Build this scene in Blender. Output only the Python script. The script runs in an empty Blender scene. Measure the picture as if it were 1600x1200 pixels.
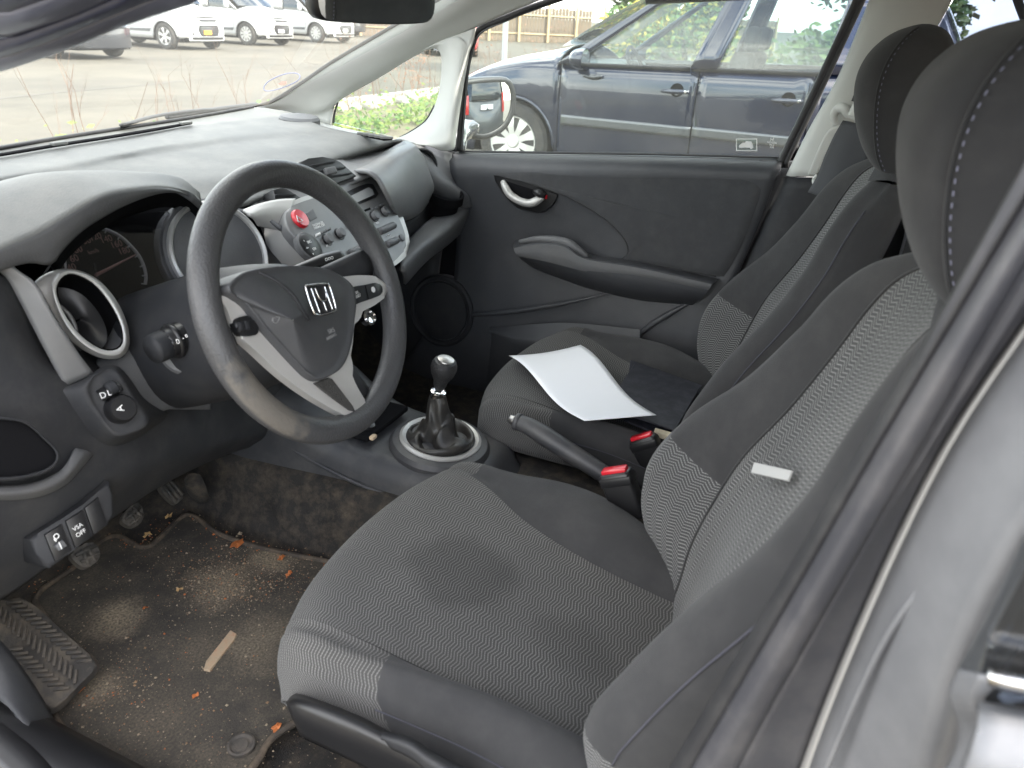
import bpy, bmesh, math, random
from mathutils import Vector, Matrix
random.seed(7)
S = bpy.context.scene
COL = S.collection
# ------------------------------------------------------------------ camera
CAM = Vector((-1.129, -0.249, 1.281))
YAW, PIT, ROL, FPX = math.radians(22.82), math.radians(25.78), math.radians(3.01), 1193.0
_h = Vector((math.cos(YAW)*math.cos(PIT), math.sin(YAW)*math.cos(PIT), -math.sin(PIT)))
_r = Vector((math.sin(YAW), -math.cos(YAW), 0))
_d = _h.cross(_r)
RX = math.cos(ROL)*_r - math.sin(ROL)*_d
DN = math.sin(ROL)*_r + math.cos(ROL)*_d
cd = bpy.data.cameras.new('camera')
cam = bpy.data.objects.new('camera', cd); COL.objects.link(cam)
m3 = Matrix((RX, -DN, -_h)).transposed()
cam.matrix_world = Matrix.Translation(CAM) @ m3.to_4x4()
cd.sensor_width = 36; cd.lens = FPX/1600*36; cd.clip_start = 0.02; cd.clip_end = 2000
cd.dof.use_dof = True; cd.dof.focus_distance = 1.7; cd.dof.aperture_fstop = 7.5
S.camera = cam
# ------------------------------------------------------------------ light
SUN = Vector((0.05, -0.77, 0.63)).normalized()
w = bpy.data.worlds.new('World'); S.world = w; w.use_nodes = True
nt = w.node_tree; nt.nodes.clear()
N = nt.nodes.new; L = nt.links.new
sky = N('ShaderNodeTexSky'); sky.sky_type = 'NISHITA'; sky.sun_disc = False
sky.sun_elevation = math.asin(SUN.z); sky.sun_rotation = math.atan2(SUN.x, SUN.y)
sky.altitude = 20; sky.air_density = 1.0; sky.dust_density = 1.4; sky.ozone_density = 1.0
tc = N('ShaderNodeTexCoord'); mp = N('ShaderNodeMapping'); mp.inputs['Scale'].default_value = (1.6, 1.6, 4.2)
L(tc.outputs['Generated'], mp.inputs['Vector'])
nz = N('ShaderNodeTexNoise'); nz.inputs['Scale'].default_value = 2.1; nz.inputs['Detail'].default_value = 9; nz.inputs['Roughness'].default_value = .58
L(mp.outputs[0], nz.inputs['Vector'])
cr = N('ShaderNodeValToRGB'); cr.color_ramp.elements[0].position = .40; cr.color_ramp.elements[1].position = .60
L(nz.outputs['Fac'], cr.inputs[0])
mx = N('ShaderNodeMix'); mx.data_type = 'RGBA'
L(cr.outputs[0], mx.inputs[0]); L(sky.outputs[0], mx.inputs[6]); mx.inputs[7].default_value = (10.9, 10.4, 9.7, 1)
bg = N('ShaderNodeBackground'); bg.inputs['Strength'].default_value = 0.15
L(mx.outputs[2], bg.inputs['Color'])
wo = N('ShaderNodeOutputWorld'); L(bg.outputs[0], wo.inputs['Surface'])
sl = bpy.data.lights.new('sun', 'SUN'); sl.energy = 2.1; sl.angle = math.radians(.8); sl.color = (1, .93, .82)
so = bpy.data.objects.new('sun', sl); COL.objects.link(so)
so.rotation_euler = SUN.to_track_quat('Z', 'Y').to_euler(); so.location = (-3, -8, 12)
S.view_settings.view_transform = 'Standard'; S.view_settings.look = 'None'
S.view_settings.gamma = 1; S.view_settings.use_curve_mapping = False
S.view_settings.exposure = 2.4
S.cycles.max_bounces = 10; S.cycles.transparent_max_bounces = 16; S.cycles.diffuse_bounces = 5; S.cycles.glossy_bounces = 4

# ------------------------------------------------------------------ helpers
def U(u, v, **k):
    """photo pixel -> point on the plane x=, y= or z= const"""
    D = _h + RX*((u-800)/FPX) + DN*((v-600)/FPX)
    a, val = next(iter(k.items())); i = 'xyz'.index(a)
    return CAM + D*((val-CAM[i])/D[i])
def Uy(L_): return [U(a, b, y=c) for a, b, c in L_]
def Ux(L_): return [U(a, b, x=c) for a, b, c in L_]
def Uz(L_): return [U(a, b, z=c) for a, b, c in L_]
class Pl:
    """plane through p with normal n; local axes a (right), b (up)"""
    def __init__(s, p, n, up=Vector((0, 0, 1))):
        s.p = Vector(p); s.n = Vector(n).normalized(); s.a = up.cross(s.n).normalized(); s.b = s.n.cross(s.a).normalized()
    def at(s, u, v, off=0):
        D = _h + RX*((u-800)/FPX) + DN*((v-600)/FPX)
        return CAM + D*(((s.p+s.n*off)-CAM).dot(s.n)/D.dot(s.n))
    def ab(s, a, b, off=0): return s.p + s.a*a + s.b*b + s.n*off
def pl3(p, q, r):
    n = (q-p).cross(r-p); n.normalize()
    if n.dot(CAM-p) < 0: n = -n
    return Pl(p, n)
def crom(P, n, closed=False):
    """n points along a Catmull-Rom curve through P, evenly by arc length"""
    P = [Vector(p) for p in P]; k = len(P)
    if k == 2 and not closed: return [P[0].lerp(P[1], i/(n-1)) for i in range(n)]
    out = []; seg = k if closed else k-1; m = max(6, 4*n//seg)
    for i in range(seg):
        if closed: a, b, c, d = P[i-1], P[i], P[(i+1) % k], P[(i+2) % k]
        else:
            b, c = P[i], P[i+1]; a = P[i-1] if i else b*2-c; d = P[i+2] if i+2 < k else c*2-b
        for j in range(m):
            t = j/m
            out.append(.5*((2*b)+(c-a)*t+(2*a-5*b+4*c-d)*t*t+(3*b-a-3*c+d)*t**3))
    out.append(P[0].copy() if closed else P[-1].copy())
    acc = [0]
    for i in range(1, len(out)): acc.append(acc[-1]+(out[i]-out[i-1]).length)
    T = acc[-1]; res = []; j = 0; tot = n if closed else n-1
    for i in range(n):
        s_ = T*i/tot
        while j < len(acc)-2 and acc[j+1] < s_: j += 1
        l = acc[j+1]-acc[j]
        res.append(out[j].lerp(out[j+1], (s_-acc[j])/l if l > 1e-12 else 0))
    return res
def lin(P, n):
    P = [Vector(p) for p in P]; acc = [0]
    for i in range(1, len(P)): acc.append(acc[-1]+(P[i]-P[i-1]).length)
    res = []; j = 0
    for i in range(n):
        s_ = acc[-1]*i/(n-1)
        while j < len(P)-2 and acc[j+1] < s_: j += 1
        l = acc[j+1]-acc[j]; res.append(P[j].lerp(P[j+1], (s_-acc[j])/l if l > 1e-12 else 0))
    return res
def rootloc(o):
    while o is not None and o.parent: o = o.parent
    if o is None or o.get('_local'): return Vector()
    return o.location
def empty(name, loc, label, cat, group=None, local=False, rotz=0):
    o = bpy.data.objects.new(name, None); COL.objects.link(o); o.location = loc; o.empty_display_size = .05
    o['label'] = label; o['category'] = cat
    if group: o['group'] = group
    if local: o['_local'] = 1; o.rotation_euler = (0, 0, rotz)
    return o
def tag(o, label, cat, group=None, kind=None):
    o['label'] = label; o['category'] = cat
    if group: o['group'] = group
    if kind: o['kind'] = kind
    return o
def mk(name, verts, faces, mat, parent=None, smooth=True, uvs=None, loc=None, mats=None, fm=None):
    me = bpy.data.meshes.new(name)
    off = rootloc(parent) if parent else (Vector(loc) if loc is not None else Vector())
    me.from_pydata([tuple(Vector(v)-off) for v in verts], [], faces)
    for m in (mats or [mat]): me.materials.append(m)
    if fm:
        for p, i in zip(me.polygons, fm): p.material_index = i
    if uvs:
        ul = me.uv_layers.new(name='UVMap')
        for l in me.loops: ul.data[l.index].uv = uvs[l.vertex_index]
    for p in me.polygons: p.use_smooth = smooth
    o = bpy.data.objects.new(name, me); COL.objects.link(o)
    if parent: o.parent = parent
    elif loc is not None: o.location = loc
    return o
def finish(bm, name, mat, parent=None, smooth=True, loc=None, autos=None):
    off = rootloc(parent) if parent else (Vector(loc) if loc is not None else Vector())
    bmesh.ops.translate(bm, verts=bm.verts, vec=-off)
    me = bpy.data.meshes.new(name); bm.to_mesh(me); bm.free(); me.materials.append(mat)
    for p in me.polygons: p.use_smooth = smooth
    if smooth and autos: me.set_sharp_from_angle(angle=math.radians(autos))
    o = bpy.data.objects.new(name, me); COL.objects.link(o)
    if parent: o.parent = parent
    elif loc is not None: o.location = loc
    return o
def gridf(nr, nc, cl=False):
    F = []
    for i in range(nr-1):
        for j in range(nc if cl else nc-1):
            a = i*nc+j; b = i*nc+(j+1) % nc
            F.append((a, b, b+nc, a+nc))
    return F
def loft(name, rows, mat, parent=None, nu=24, nv=16, closed=False, thick=0, smooth=True, loc=None, curve=True, uv=True, flip=False, vlin=False):
    """smooth sheet through rows of control points; thick>0 gives it a body away from the camera side"""
    R = [crom(r, nu, closed) if curve else lin(r, nu) for r in rows]
    cols = [(lin if vlin else crom)([r[j] for r in R], nv) for j in range(nu)]
    V_ = [cols[j][i] for i in range(nv) for j in range(nu)]
    F = gridf(nv, nu, closed)
    if flip: F = [f[::-1] for f in F]
    if thick and not (parent and parent.get('_local')):   # the body goes away from the side we look at
        a_ = Vector()
        for f in F:
            p0_, p1_, p2_, p3_ = (V_[k] for k in f); n_ = (p2_-p0_).cross(p3_-p1_); a_ += Vector((n_.dot(CAM-(p0_+p2_)/2), 0, 0))
        if (a_.x < 0) == (thick > 0): F = [f[::-1] for f in F]
    uvs = None
    if uv and not closed:
        mid = nu//2; us = [[0] for _ in range(nv)]
        for i in range(nv):
            for j in range(1, nu): us[i].append(us[i][-1]+(V_[i*nu+j]-V_[i*nu+j-1]).length)
            c = us[i][mid]; us[i] = [q-c for q in us[i]]
        vs = [0]
        for i in range(1, nv): vs.append(vs[-1]+(V_[i*nu+mid]-V_[(i-1)*nu+mid]).length)
        uvs = [(us[i][j], vs[i]) for i in range(nv) for j in range(nu)]
    o = mk(name, V_, F, mat, parent, smooth, uvs, loc)
    if thick:
        md = o.modifiers.new('solid', 'SOLIDIFY'); md.thickness = abs(thick); md.offset = -1 if thick > 0 else 1
    return o
def tube(name, pts, r, mat, parent=None, seg=10, n=None, closed=False, loc=None, curve=True, ry=None, up=None, cap=True):
    """swept tube; r number or list (along the path); ry second radius, up its direction"""
    n = n or max(2, len(pts)*4); P = (crom(pts, n, closed) if curve else [Vector(p) for p in pts]); n = len(P)
    rr = r if isinstance(r, (list, tuple)) else [r]
    def rad(i):
        if len(rr) == 1: return rr[0]
        t = i/(n-1)*(len(rr)-1); k = min(int(t), len(rr)-2); return rr[k]+(rr[k+1]-rr[k])*(t-k)
    V_ = []; prev = None
    for i in range(n):
        t = (P[(i+1) % n]-P[i-1]) if closed else (P[min(i+1, n-1)]-P[max(i-1, 0)])
        t.normalize()
        if up is not None: a = Vector(up)
        elif prev is not None: a = prev
        else: a = Vector((0, 0, 1)) if abs(t.z) < .9 else Vector((1, 0, 0))
        a = (a-t*a.dot(t)).normalized(); b = t.cross(a); prev = a
        k = rad(i); k2 = k*(ry if ry else 1)
        for j in range(seg):
            an = 2*math.pi*j/seg; V_.append(P[i]+a*(math.cos(an)*k2)+b*(math.sin(an)*k))
    F = gridf(n, seg, True)
    if closed: F += [((n-1)*seg+j, (n-1)*seg+(j+1) % seg, (j+1) % seg, j) for j in range(seg)]
    elif cap: F += [tuple(range(seg))[::-1], tuple((n-1)*seg+j for j in range(seg))]
    return mk(name, V_, F, mat, parent, True, None, loc)
def prism(name, pts, dep, mat, parent=None, bev=.002, seg=2, nrm=None, loc=None, smooth=True, hollow=None):
    """planar outline pts, front face at pts, body going back along -nrm by dep, bevelled front edge"""
    P = [Vector(p) for p in pts]; c = sum(P, Vector())/len(P)
    if nrm is None:
        nrm = Vector()
        for i in range(len(P)): nrm += (P[i]-c).cross(P[(i+1) % len(P)]-c)
        nrm.normalize()
        if nrm.dot(CAM-c) < 0 and not (parent and parent.get('_local')): nrm = -nrm
    nrm = Vector(nrm).normalized()
    ar = Vector()
    for i in range(len(P)): ar += (P[i]-c).cross(P[(i+1) % len(P)]-c)
    if ar.dot(nrm) < 0: P = P[::-1]
    bm = bmesh.new()
    f = [bm.verts.new(p) for p in P]; b = [bm.verts.new(p-nrm*dep) for p in P]; n = len(P)
    ff = bm.faces.new(f); bm.faces.new(b[::-1])
    for i in range(n): bm.faces.new((f[i], b[i], b[(i+1) % n], f[(i+1) % n]))
    if bev:
        bmesh.ops.bevel(bm, geom=list(ff.edges), offset=bev, segments=seg, affect='EDGES', profile=.5, clamp_overlap=True)
    bmesh.ops.recalc_face_normals(bm, faces=bm.faces)
    return finish(bm, name, mat, parent, smooth, loc, 40)
def rbox(name, c, size, mat, parent=None, bev=.004, seg=2, rot=None, loc=None):
    bm = bmesh.new(); bmesh.ops.create_cube(bm, size=1)
    bmesh.ops.scale(bm, verts=bm.verts, vec=size)
    if bev: bmesh.ops.bevel(bm, geom=bm.edges[:], offset=bev, segments=seg, affect='EDGES', profile=.5, clamp_overlap=True)
    M = Matrix.Translation(Vector(c)) @ (rot.to_4x4() if rot else Matrix())
    bmesh.ops.transform(bm, matrix=M, verts=bm.verts)
    return finish(bm, name, mat, parent, True, loc, 35)
def frame(z, x=None):
    """3x3 rotation whose local Z is z and X near x"""
    z = Vector(z).normalized(); x = Vector(x) if x else (Vector((1, 0, 0)) if abs(z.x) < .9 else Vector((0, 1, 0)))
    x = (x-z*x.dot(z)).normalized(); y = z.cross(x)
    return Matrix((x, y, z)).transposed()
def lathe(name, c, axis, prof, mat, parent=None, seg=32, xdir=None, sx=1, loc=None, autos=35, a0=0, a1=None):
    """prof = [(radius, height along axis)]"""
    R = frame(axis, xdir); V_ = []; c = Vector(c)
    for r, h in prof:
        for j in range(seg):
            an = 2*math.pi*j/seg; V_.append(c+R @ Vector((r*sx*math.cos(an), r*math.sin(an), h)))
    F = gridf(len(prof), seg, True); k = len(prof)-1
    F += [tuple(range(seg))[::-1]] if prof[0][0] > 1e-5 else []
    F += [tuple(k*seg+j for j in range(seg))] if prof[k][0] > 1e-5 else []
    o = mk(name, V_, F, mat, parent, True, None, loc)
    if autos: o.data.set_sharp_from_angle(angle=math.radians(autos))
    return o
def text(name, s, c, right, up, size, mat, parent=None, ext=.0002, loc=None, align='CENTER'):
    cu = bpy.data.curves.new(name, 'FONT'); cu.body = s; cu.size = size; cu.align_x = align; cu.align_y = 'CENTER'; cu.extrude = ext
    cu.materials.append(mat)
    o = bpy.data.objects.new(name, cu); COL.objects.link(o)
    x = Vector(right).normalized(); z = x.cross(Vector(up)).normalized(); y = z.cross(x)
    off = rootloc(parent) if parent else Vector()
    o.matrix_local = Matrix.Translation(Vector(c)-off) @ Matrix((x, y, z)).transposed().to_4x4()
    if parent: o.parent = parent
    return o
# ------------------------------------------------------------------ materials
def mat(name, col, rough=.5, metal=0, bump=0, bscale=400, vary=0, vscale=6, spec=.5, coat=0, dust=None, dscale=8, damt=.3, sheen=0, emit=None, detail=3):
    m = bpy.data.materials.new(name); m.use_nodes = True; t = m.node_tree; b = t.nodes['Principled BSDF']
    b.inputs['Base Color'].default_value = (*col, 1); b.inputs['Roughness'].default_value = rough; b.inputs['Metallic'].default_value = metal
    b.inputs['Specular IOR Level'].default_value = spec; b.inputs['Coat Weight'].default_value = coat; b.inputs['Coat Roughness'].default_value = .04
    if sheen: b.inputs['Sheen Weight'].default_value = sheen; b.inputs['Sheen Roughness'].default_value = .6
    if emit: b.inputs['Emission Color'].default_value = (*emit[0], 1); b.inputs['Emission Strength'].default_value = emit[1]
    tc = t.nodes.new('ShaderNodeTexCoord')
    col_out = None
    if vary or dust:
        n = t.nodes.new('ShaderNodeTexNoise'); n.inputs['Scale'].default_value = vscale; n.inputs['Detail'].default_value = 6; n.inputs['Roughness'].default_value = .65
        t.links.new(tc.outputs['Object'], n.inputs['Vector'])
        mr = t.nodes.new('ShaderNodeMapRange'); mr.inputs[1].default_value = .3; mr.inputs[2].default_value = .7; mr.inputs[3].default_value = 1-vary; mr.inputs[4].default_value = 1+vary
        t.links.new(n.outputs['Fac'], mr.inputs[0])
        mm = t.nodes.new('ShaderNodeMix'); mm.data_type = 'RGBA'; mm.blend_type = 'MULTIPLY'; mm.inputs[0].default_value = 1; mm.inputs[6].default_value = (*col, 1)
        t.links.new(mr.outputs[0], mm.inputs[7]); col_out = mm.outputs[2]
        if dust:
            n2 = t.nodes.new('ShaderNodeTexNoise'); n2.inputs['Scale'].default_value = dscale; n2.inputs['Detail'].default_value = 8; n2.inputs['Roughness'].default_value = .7
            t.links.new(tc.outputs['Object'], n2.inputs['Vector'])
            m2 = t.nodes.new('ShaderNodeMapRange'); m2.inputs[1].default_value = .45; m2.inputs[2].default_value = .75; m2.inputs[3].default_value = 0; m2.inputs[4].default_value = damt
            t.links.new(n2.outputs['Fac'], m2.inputs[0])
            m3_ = t.nodes.new('ShaderNodeMix'); m3_.data_type = 'RGBA'; m3_.inputs[7].default_value = (*dust, 1)
            t.links.new(m2.outputs[0], m3_.inputs[0]); t.links.new(col_out, m3_.inputs[6]); col_out = m3_.outputs[2]
        t.links.new(col_out, b.inputs['Base Color'])
    if bump:
        n = t.nodes.new('ShaderNodeTexNoise'); n.inputs['Scale'].default_value = bscale; n.inputs['Detail'].default_value = detail
        t.links.new(tc.outputs['Object'], n.inputs['Vector'])
        bp = t.nodes.new('ShaderNodeBump'); bp.inputs['Strength'].default_value = bump; bp.inputs['Distance'].default_value = .002
        t.links.new(n.outputs['Fac'], bp.inputs['Height']); t.links.new(bp.outputs[0], b.inputs['Normal'])
    m.diffuse_color = (*col, 1)
    return m
def glass(name, tint=(.9, .95, .93), refl=.5, dirt_haze=.05, dcol=(.7, .68, .62), dscale=5):
    """clear pane: see-through, mirror-like at grazing angles, with a film of dust and painted haze"""
    m = bpy.data.materials.new(name); m.use_nodes = True; t = m.node_tree; t.nodes.clear()
    N_ = t.nodes.new; out = N_('ShaderNodeOutputMaterial')
    tr = N_('ShaderNodeBsdfTransparent'); tr.inputs[0].default_value = (*tint, 1)
    gl = N_('ShaderNodeBsdfGlossy'); gl.inputs['Roughness'].default_value = .01
    fr = N_('ShaderNodeFresnel'); fr.inputs[0].default_value = 1.45
    mu = N_('ShaderNodeMath'); mu.operation = 'MULTIPLY'; mu.inputs[1].default_value = refl; mu.use_clamp = True
    t.links.new(fr.outputs[0], mu.inputs[0])
    m1 = N_('ShaderNodeMixShader'); t.links.new(mu.outputs[0], m1.inputs[0]); t.links.new(tr.outputs[0], m1.inputs[1]); t.links.new(gl.outputs[0], m1.inputs[2])
    if dirt_haze:
        df = N_('ShaderNodeBsdfDiffuse'); df.inputs[0].default_value = (*dcol, 1)
        tl = N_('ShaderNodeBsdfTranslucent'); tl.inputs[0].default_value = (*dcol, 1)
        ad = N_('ShaderNodeMixShader'); ad.inputs[0].default_value = .5; t.links.new(df.outputs[0], ad.inputs[1]); t.links.new(tl.outputs[0], ad.inputs[2])
        tc = N_('ShaderNodeTexCoord'); n = N_('ShaderNodeTexNoise'); n.inputs['Scale'].default_value = dscale; n.inputs['Detail'].default_value = 10; n.inputs['Roughness'].default_value = .75
        t.links.new(tc.outputs['Object'], n.inputs['Vector'])
        mr = N_('ShaderNodeMapRange'); mr.inputs[1].default_value = .3; mr.inputs[2].default_value = .75; mr.inputs[3].default_value = dirt_haze*.6; mr.inputs[4].default_value = dirt_haze*1.5
        t.links.new(n.outputs['Fac'], mr.inputs[0])
        m2 = N_('ShaderNodeMixShader'); t.links.new(mr.outputs[0], m2.inputs[0]); t.links.new(m1.outputs[0], m2.inputs[1]); t.links.new(ad.outputs[0], m2.inputs[2]); m1 = m2
    t.links.new(m1.outputs[0], out.inputs[0])
    return m
M = {}
M['plastic'] = mat('grey_plastic', (.10, .102, .106), .55, bump=.3, bscale=380, vary=.08, vscale=5, dust=(.30, .28, .25), dscale=14, damt=.10)
M['dashtop'] = mat('dash_top_plastic', (.122, .124, .119), .62, bump=.35, bscale=360, vary=.08, vscale=4, dust=(.34, .325, .29), dscale=9, damt=.24)
M['dark'] = mat('dark_plastic', (.024, .025, .028), .58, spec=.28, bump=.12, bscale=700, vary=.1, vscale=6, dust=(.25, .23, .2), dscale=16, damt=.07)
M['black'] = mat('black_plastic', (.012, .012, .013), .38, vary=.1)
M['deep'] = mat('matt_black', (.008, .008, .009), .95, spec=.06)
M['rubber'] = mat('black_rubber', (.018, .018, .02), .6, vary=.15, dust=(.2, .19, .17), dscale=20, damt=.12)
M['silver'] = mat('silver_trim', (.44, .435, .42), .40, metal=.35, vary=.05, dust=(.35, .3, .25), dscale=12, damt=.18)
M['satin'] = mat('satin_grey_fascia', (.165, .166, .168), .45, metal=.3, vary=.06, dust=(.35, .32, .28), dscale=10, damt=.15)
M['chrome'] = mat('chrome', (.75, .75, .75), .12, metal=1)
M['steel'] = mat('dull_steel', (.35, .34, .33), .35, metal=1)
M['pillar'] = mat('pale_grey_trim', (.50, .51, .485), .7, bump=.08, bscale=600, vary=.04, vscale=4)
M['white'] = mat('white_print', (.75, .75, .74), .6)
M['ghost'] = mat('grey_print', (.22, .22, .22), .6)
M['red'] = mat('red_plastic', (.55, .012, .025), .3, coat=.4)
M['carpet'] = mat('black_carpet', (.022, .020, .018), .95, bump=.7, bscale=500, vary=.4, vscale=9, dust=(.20, .15, .10), dscale=30, damt=.35)
M['wglass'] = glass('windscreen_glass', (.90, .95, .94), .7, .085, (.75, .74, .68))
M['glass'] = glass('side_glass', (.88, .93, .92), .6, .032)
M['tint'] = glass('privacy_glass', (.36, .40, .47), 1.6, .03)
M['lens'] = glass('instrument_lens', (.85, .85, .87), 1.3, .002)
M['mirror'] = mat('mirror_glass', (.86, .88, .88), .015, metal=1)
# ================================================================== the place outside
def ip(P, x):
    """piecewise linear / smooth interpolation of (x, y) pairs, x ascending"""
    if x <= P[0][0]: return P[0][1]
    for (a, b), (c, d) in zip(P, P[1:]):
        if x <= c:
            t = (x-a)/(c-a); return b+(d-b)*t
    return P[-1][1]
def sm(P, n=5):
    """densify a polyline of 2-D pairs with Catmull-Rom"""
    return [(v.x, v.y) for v in crom([Vector((a, b, 0)) for a, b in P], len(P)*n)]
def ground_mat():
    m = mat('worn_asphalt', (.076, .066, .049), .92, bump=.6, bscale=60, vary=.30, vscale=.6, dust=(.125, .108, .078), dscale=.35, damt=.6, detail=8)
    return m
M['asphalt'] = ground_mat()
M['soil'] = mat('dry_soil', (.13, .105, .072), .95, bump=.8, bscale=30, vary=.25, vscale=3, dust=(.16, .20, .07), dscale=2.2, damt=.7, detail=8)
M['kerb'] = mat('pale_kerb', (.30, .285, .25), .85, bump=.3, bscale=60, vary=.12, vscale=5)
M['crack'] = mat('tar_joint', (.11, .1, .09), .9)
g = 400
go = mk('ground', [(-g, -g, 0), (g, -g, 0), (g, g, 0), (-g, g, 0)], [(0, 1, 2, 3)], M['asphalt'], smooth=False); go['kind'] = 'structure'
so_ = []
xs = [-12+i*.5 for i in range(140)]
for x in xs: so_ += [(x, 4.35+.06*math.sin(x*1.7), .004), (x, 5.4, .05), (x, 6.35+.05*math.sin(x*2.3+1), .03)]
o = mk('planting_strip', so_, [(i*3+j, i*3+3+j, i*3+4+j, i*3+1+j) for i in range(len(xs)-1) for j in (0, 1)], M['soil']); o['kind'] = 'structure'
kp = empty('kerb', (0, 6.45, 0), 'pale concrete kerb along the far edge of the planting strip', 'kerb'); 
proto = None
for i in range(34):
    x = 7+i*1.0
    if proto is None:
        k = rbox('kerb_stone', (x+.5, 6.47, .05), (.985, .15, .14), M['kerb'], kp, .012); proto = k
    else:
        k = proto.copy(); COL.objects.link(k); k.location = (i*1.0, random.uniform(-.008, .008), random.uniform(-.006, .004))
# tar joints crossing the yard
cp = []
for i in range(40):
    x = -4+i*.9; cp.append((x, 9.05+.16*x+.06*math.sin(x*2.1)+random.uniform(-.03, .03)))
cv = []
for x, y in cp: cv += [(x, y-.022, .004), (x, y+.022, .004)]
o = mk('asphalt_joint', cv, [(2*i, 2*i+2, 2*i+3, 2*i+1) for i in range(39)], M['crack'], smooth=False); o['kind'] = 'structure'

# ------------------------------------------------------------------ car builder for the parked vehicles
M['tyre'] = mat('tyre', (.035, .033, .031), .8, vary=.15, dust=(.2, .17, .13), dscale=9, damt=.35)
M['alloy'] = mat('alloy', (.62, .61, .58), .35, metal=.6, vary=.06)
M['navy'] = mat('navy_paint', (.010, .015, .034), .16, metal=.2, coat=1, dust=(.22, .2, .18), dscale=5, damt=.06, vary=.05)
M['vwhite'] = mat('white_paint', (.50, .50, .49), .35, coat=.4, vary=.03)
M['redp'] = mat('red_paint', (.42, .015, .02), .25, coat=1)
M['greyp'] = mat('grey_paint', (.085, .09, .095), .3, metal=.4, coat=.8)
M['darkp'] = mat('charcoal_paint', (.02, .022, .028), .25, coat=1)
M['cglass'] = glass('car_glass', (.62, .72, .72), 2.2, .07, (.6, .64, .66))  # pale film stands in for reflections on the panes
M['vglass'] = mat('dark_van_glass', (.015, .02, .024), .05, spec=.8)
M['lamp'] = mat('headlamp', (.62, .64, .66), .12, spec=.8, vary=.2, vscale=20)
M['tail'] = mat('tail_lamp', (.5, .012, .012), .15, coat=1)
M['plateY'] = mat('yellow_plate', (.85, .42, .03), .4)
M['plateW'] = mat('white_plate', (.8, .8, .78), .4)
M['seatin'] = mat('seat_cloth', (.05, .05, .055), .9)
def wheel(car, x, y, r, wd, spokes, side, style='spoke'):
    ax = Vector((side, 0, 0)); c = Vector((x, y, r))
    W = lathe('wheel', c, ax, [(r*.66, -wd/2), (r*.9, -wd/2), (r*.985, -wd*.38), (r, -wd*.2), (r, wd*.2), (r*.985, wd*.38), (r*.9, wd/2), (r*.70, wd/2), (r*.66, wd*.44)], M['tyre'], car, 40)
    lathe('rim', c, ax, [(r*.02, -.02), (r*.6, -.02), (r*.66, -wd*.3), (r*.66, wd*.44), (r*.69, wd*.46), (r*.665, wd*.50), (r*.63, wd*.46), (r*.60, wd*.2), (r*.58, 0), (0.001, 0)], M['dark'] if style != 'disc' else M['alloy'], W, 40)
    R = frame(ax, (0, 0, 1)); V_ = []; F = []
    for k in range(spokes):
        a = 2*math.pi*k/spokes+.2
        for rr, hw_, h in ((r*.12, r*.07, wd*.44), (r*.40, r*.085, wd*.47), (r*.645, r*.135, wd*.45)):
            for s_ in (-1, 1):
                p = Vector((rr*math.cos(a)-s_*hw_*math.sin(a), rr*math.sin(a)+s_*hw_*math.cos(a), h)); V_.append(c+R @ p); V_.append(c+R @ (p-Vector((0, 0, .03))))
        b = k*12
        for q in (0, 4): F += [(b+q, b+q+4, b+q+6, b+q+2), (b+q, b+q+1, b+q+5, b+q+4), (b+q+2, b+q+6, b+q+7, b+q+3)]
    F_ = F
    mk('spoke_set', V_, F_, M['alloy'], W, False)
    lathe('rim_ring', c, ax, [(r*.60, wd*.36), (r*.62, wd*.47), (r*.675, wd*.49), (r*.67, wd*.36)], M['alloy'], W, 40)
    lathe('hub_cap', c, ax, [(r*.17, wd*.3), (r*.17, wd*.48), (r*.14, wd*.52), (.001, wd*.52)], M['alloy'], W, 20)
    return W
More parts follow.
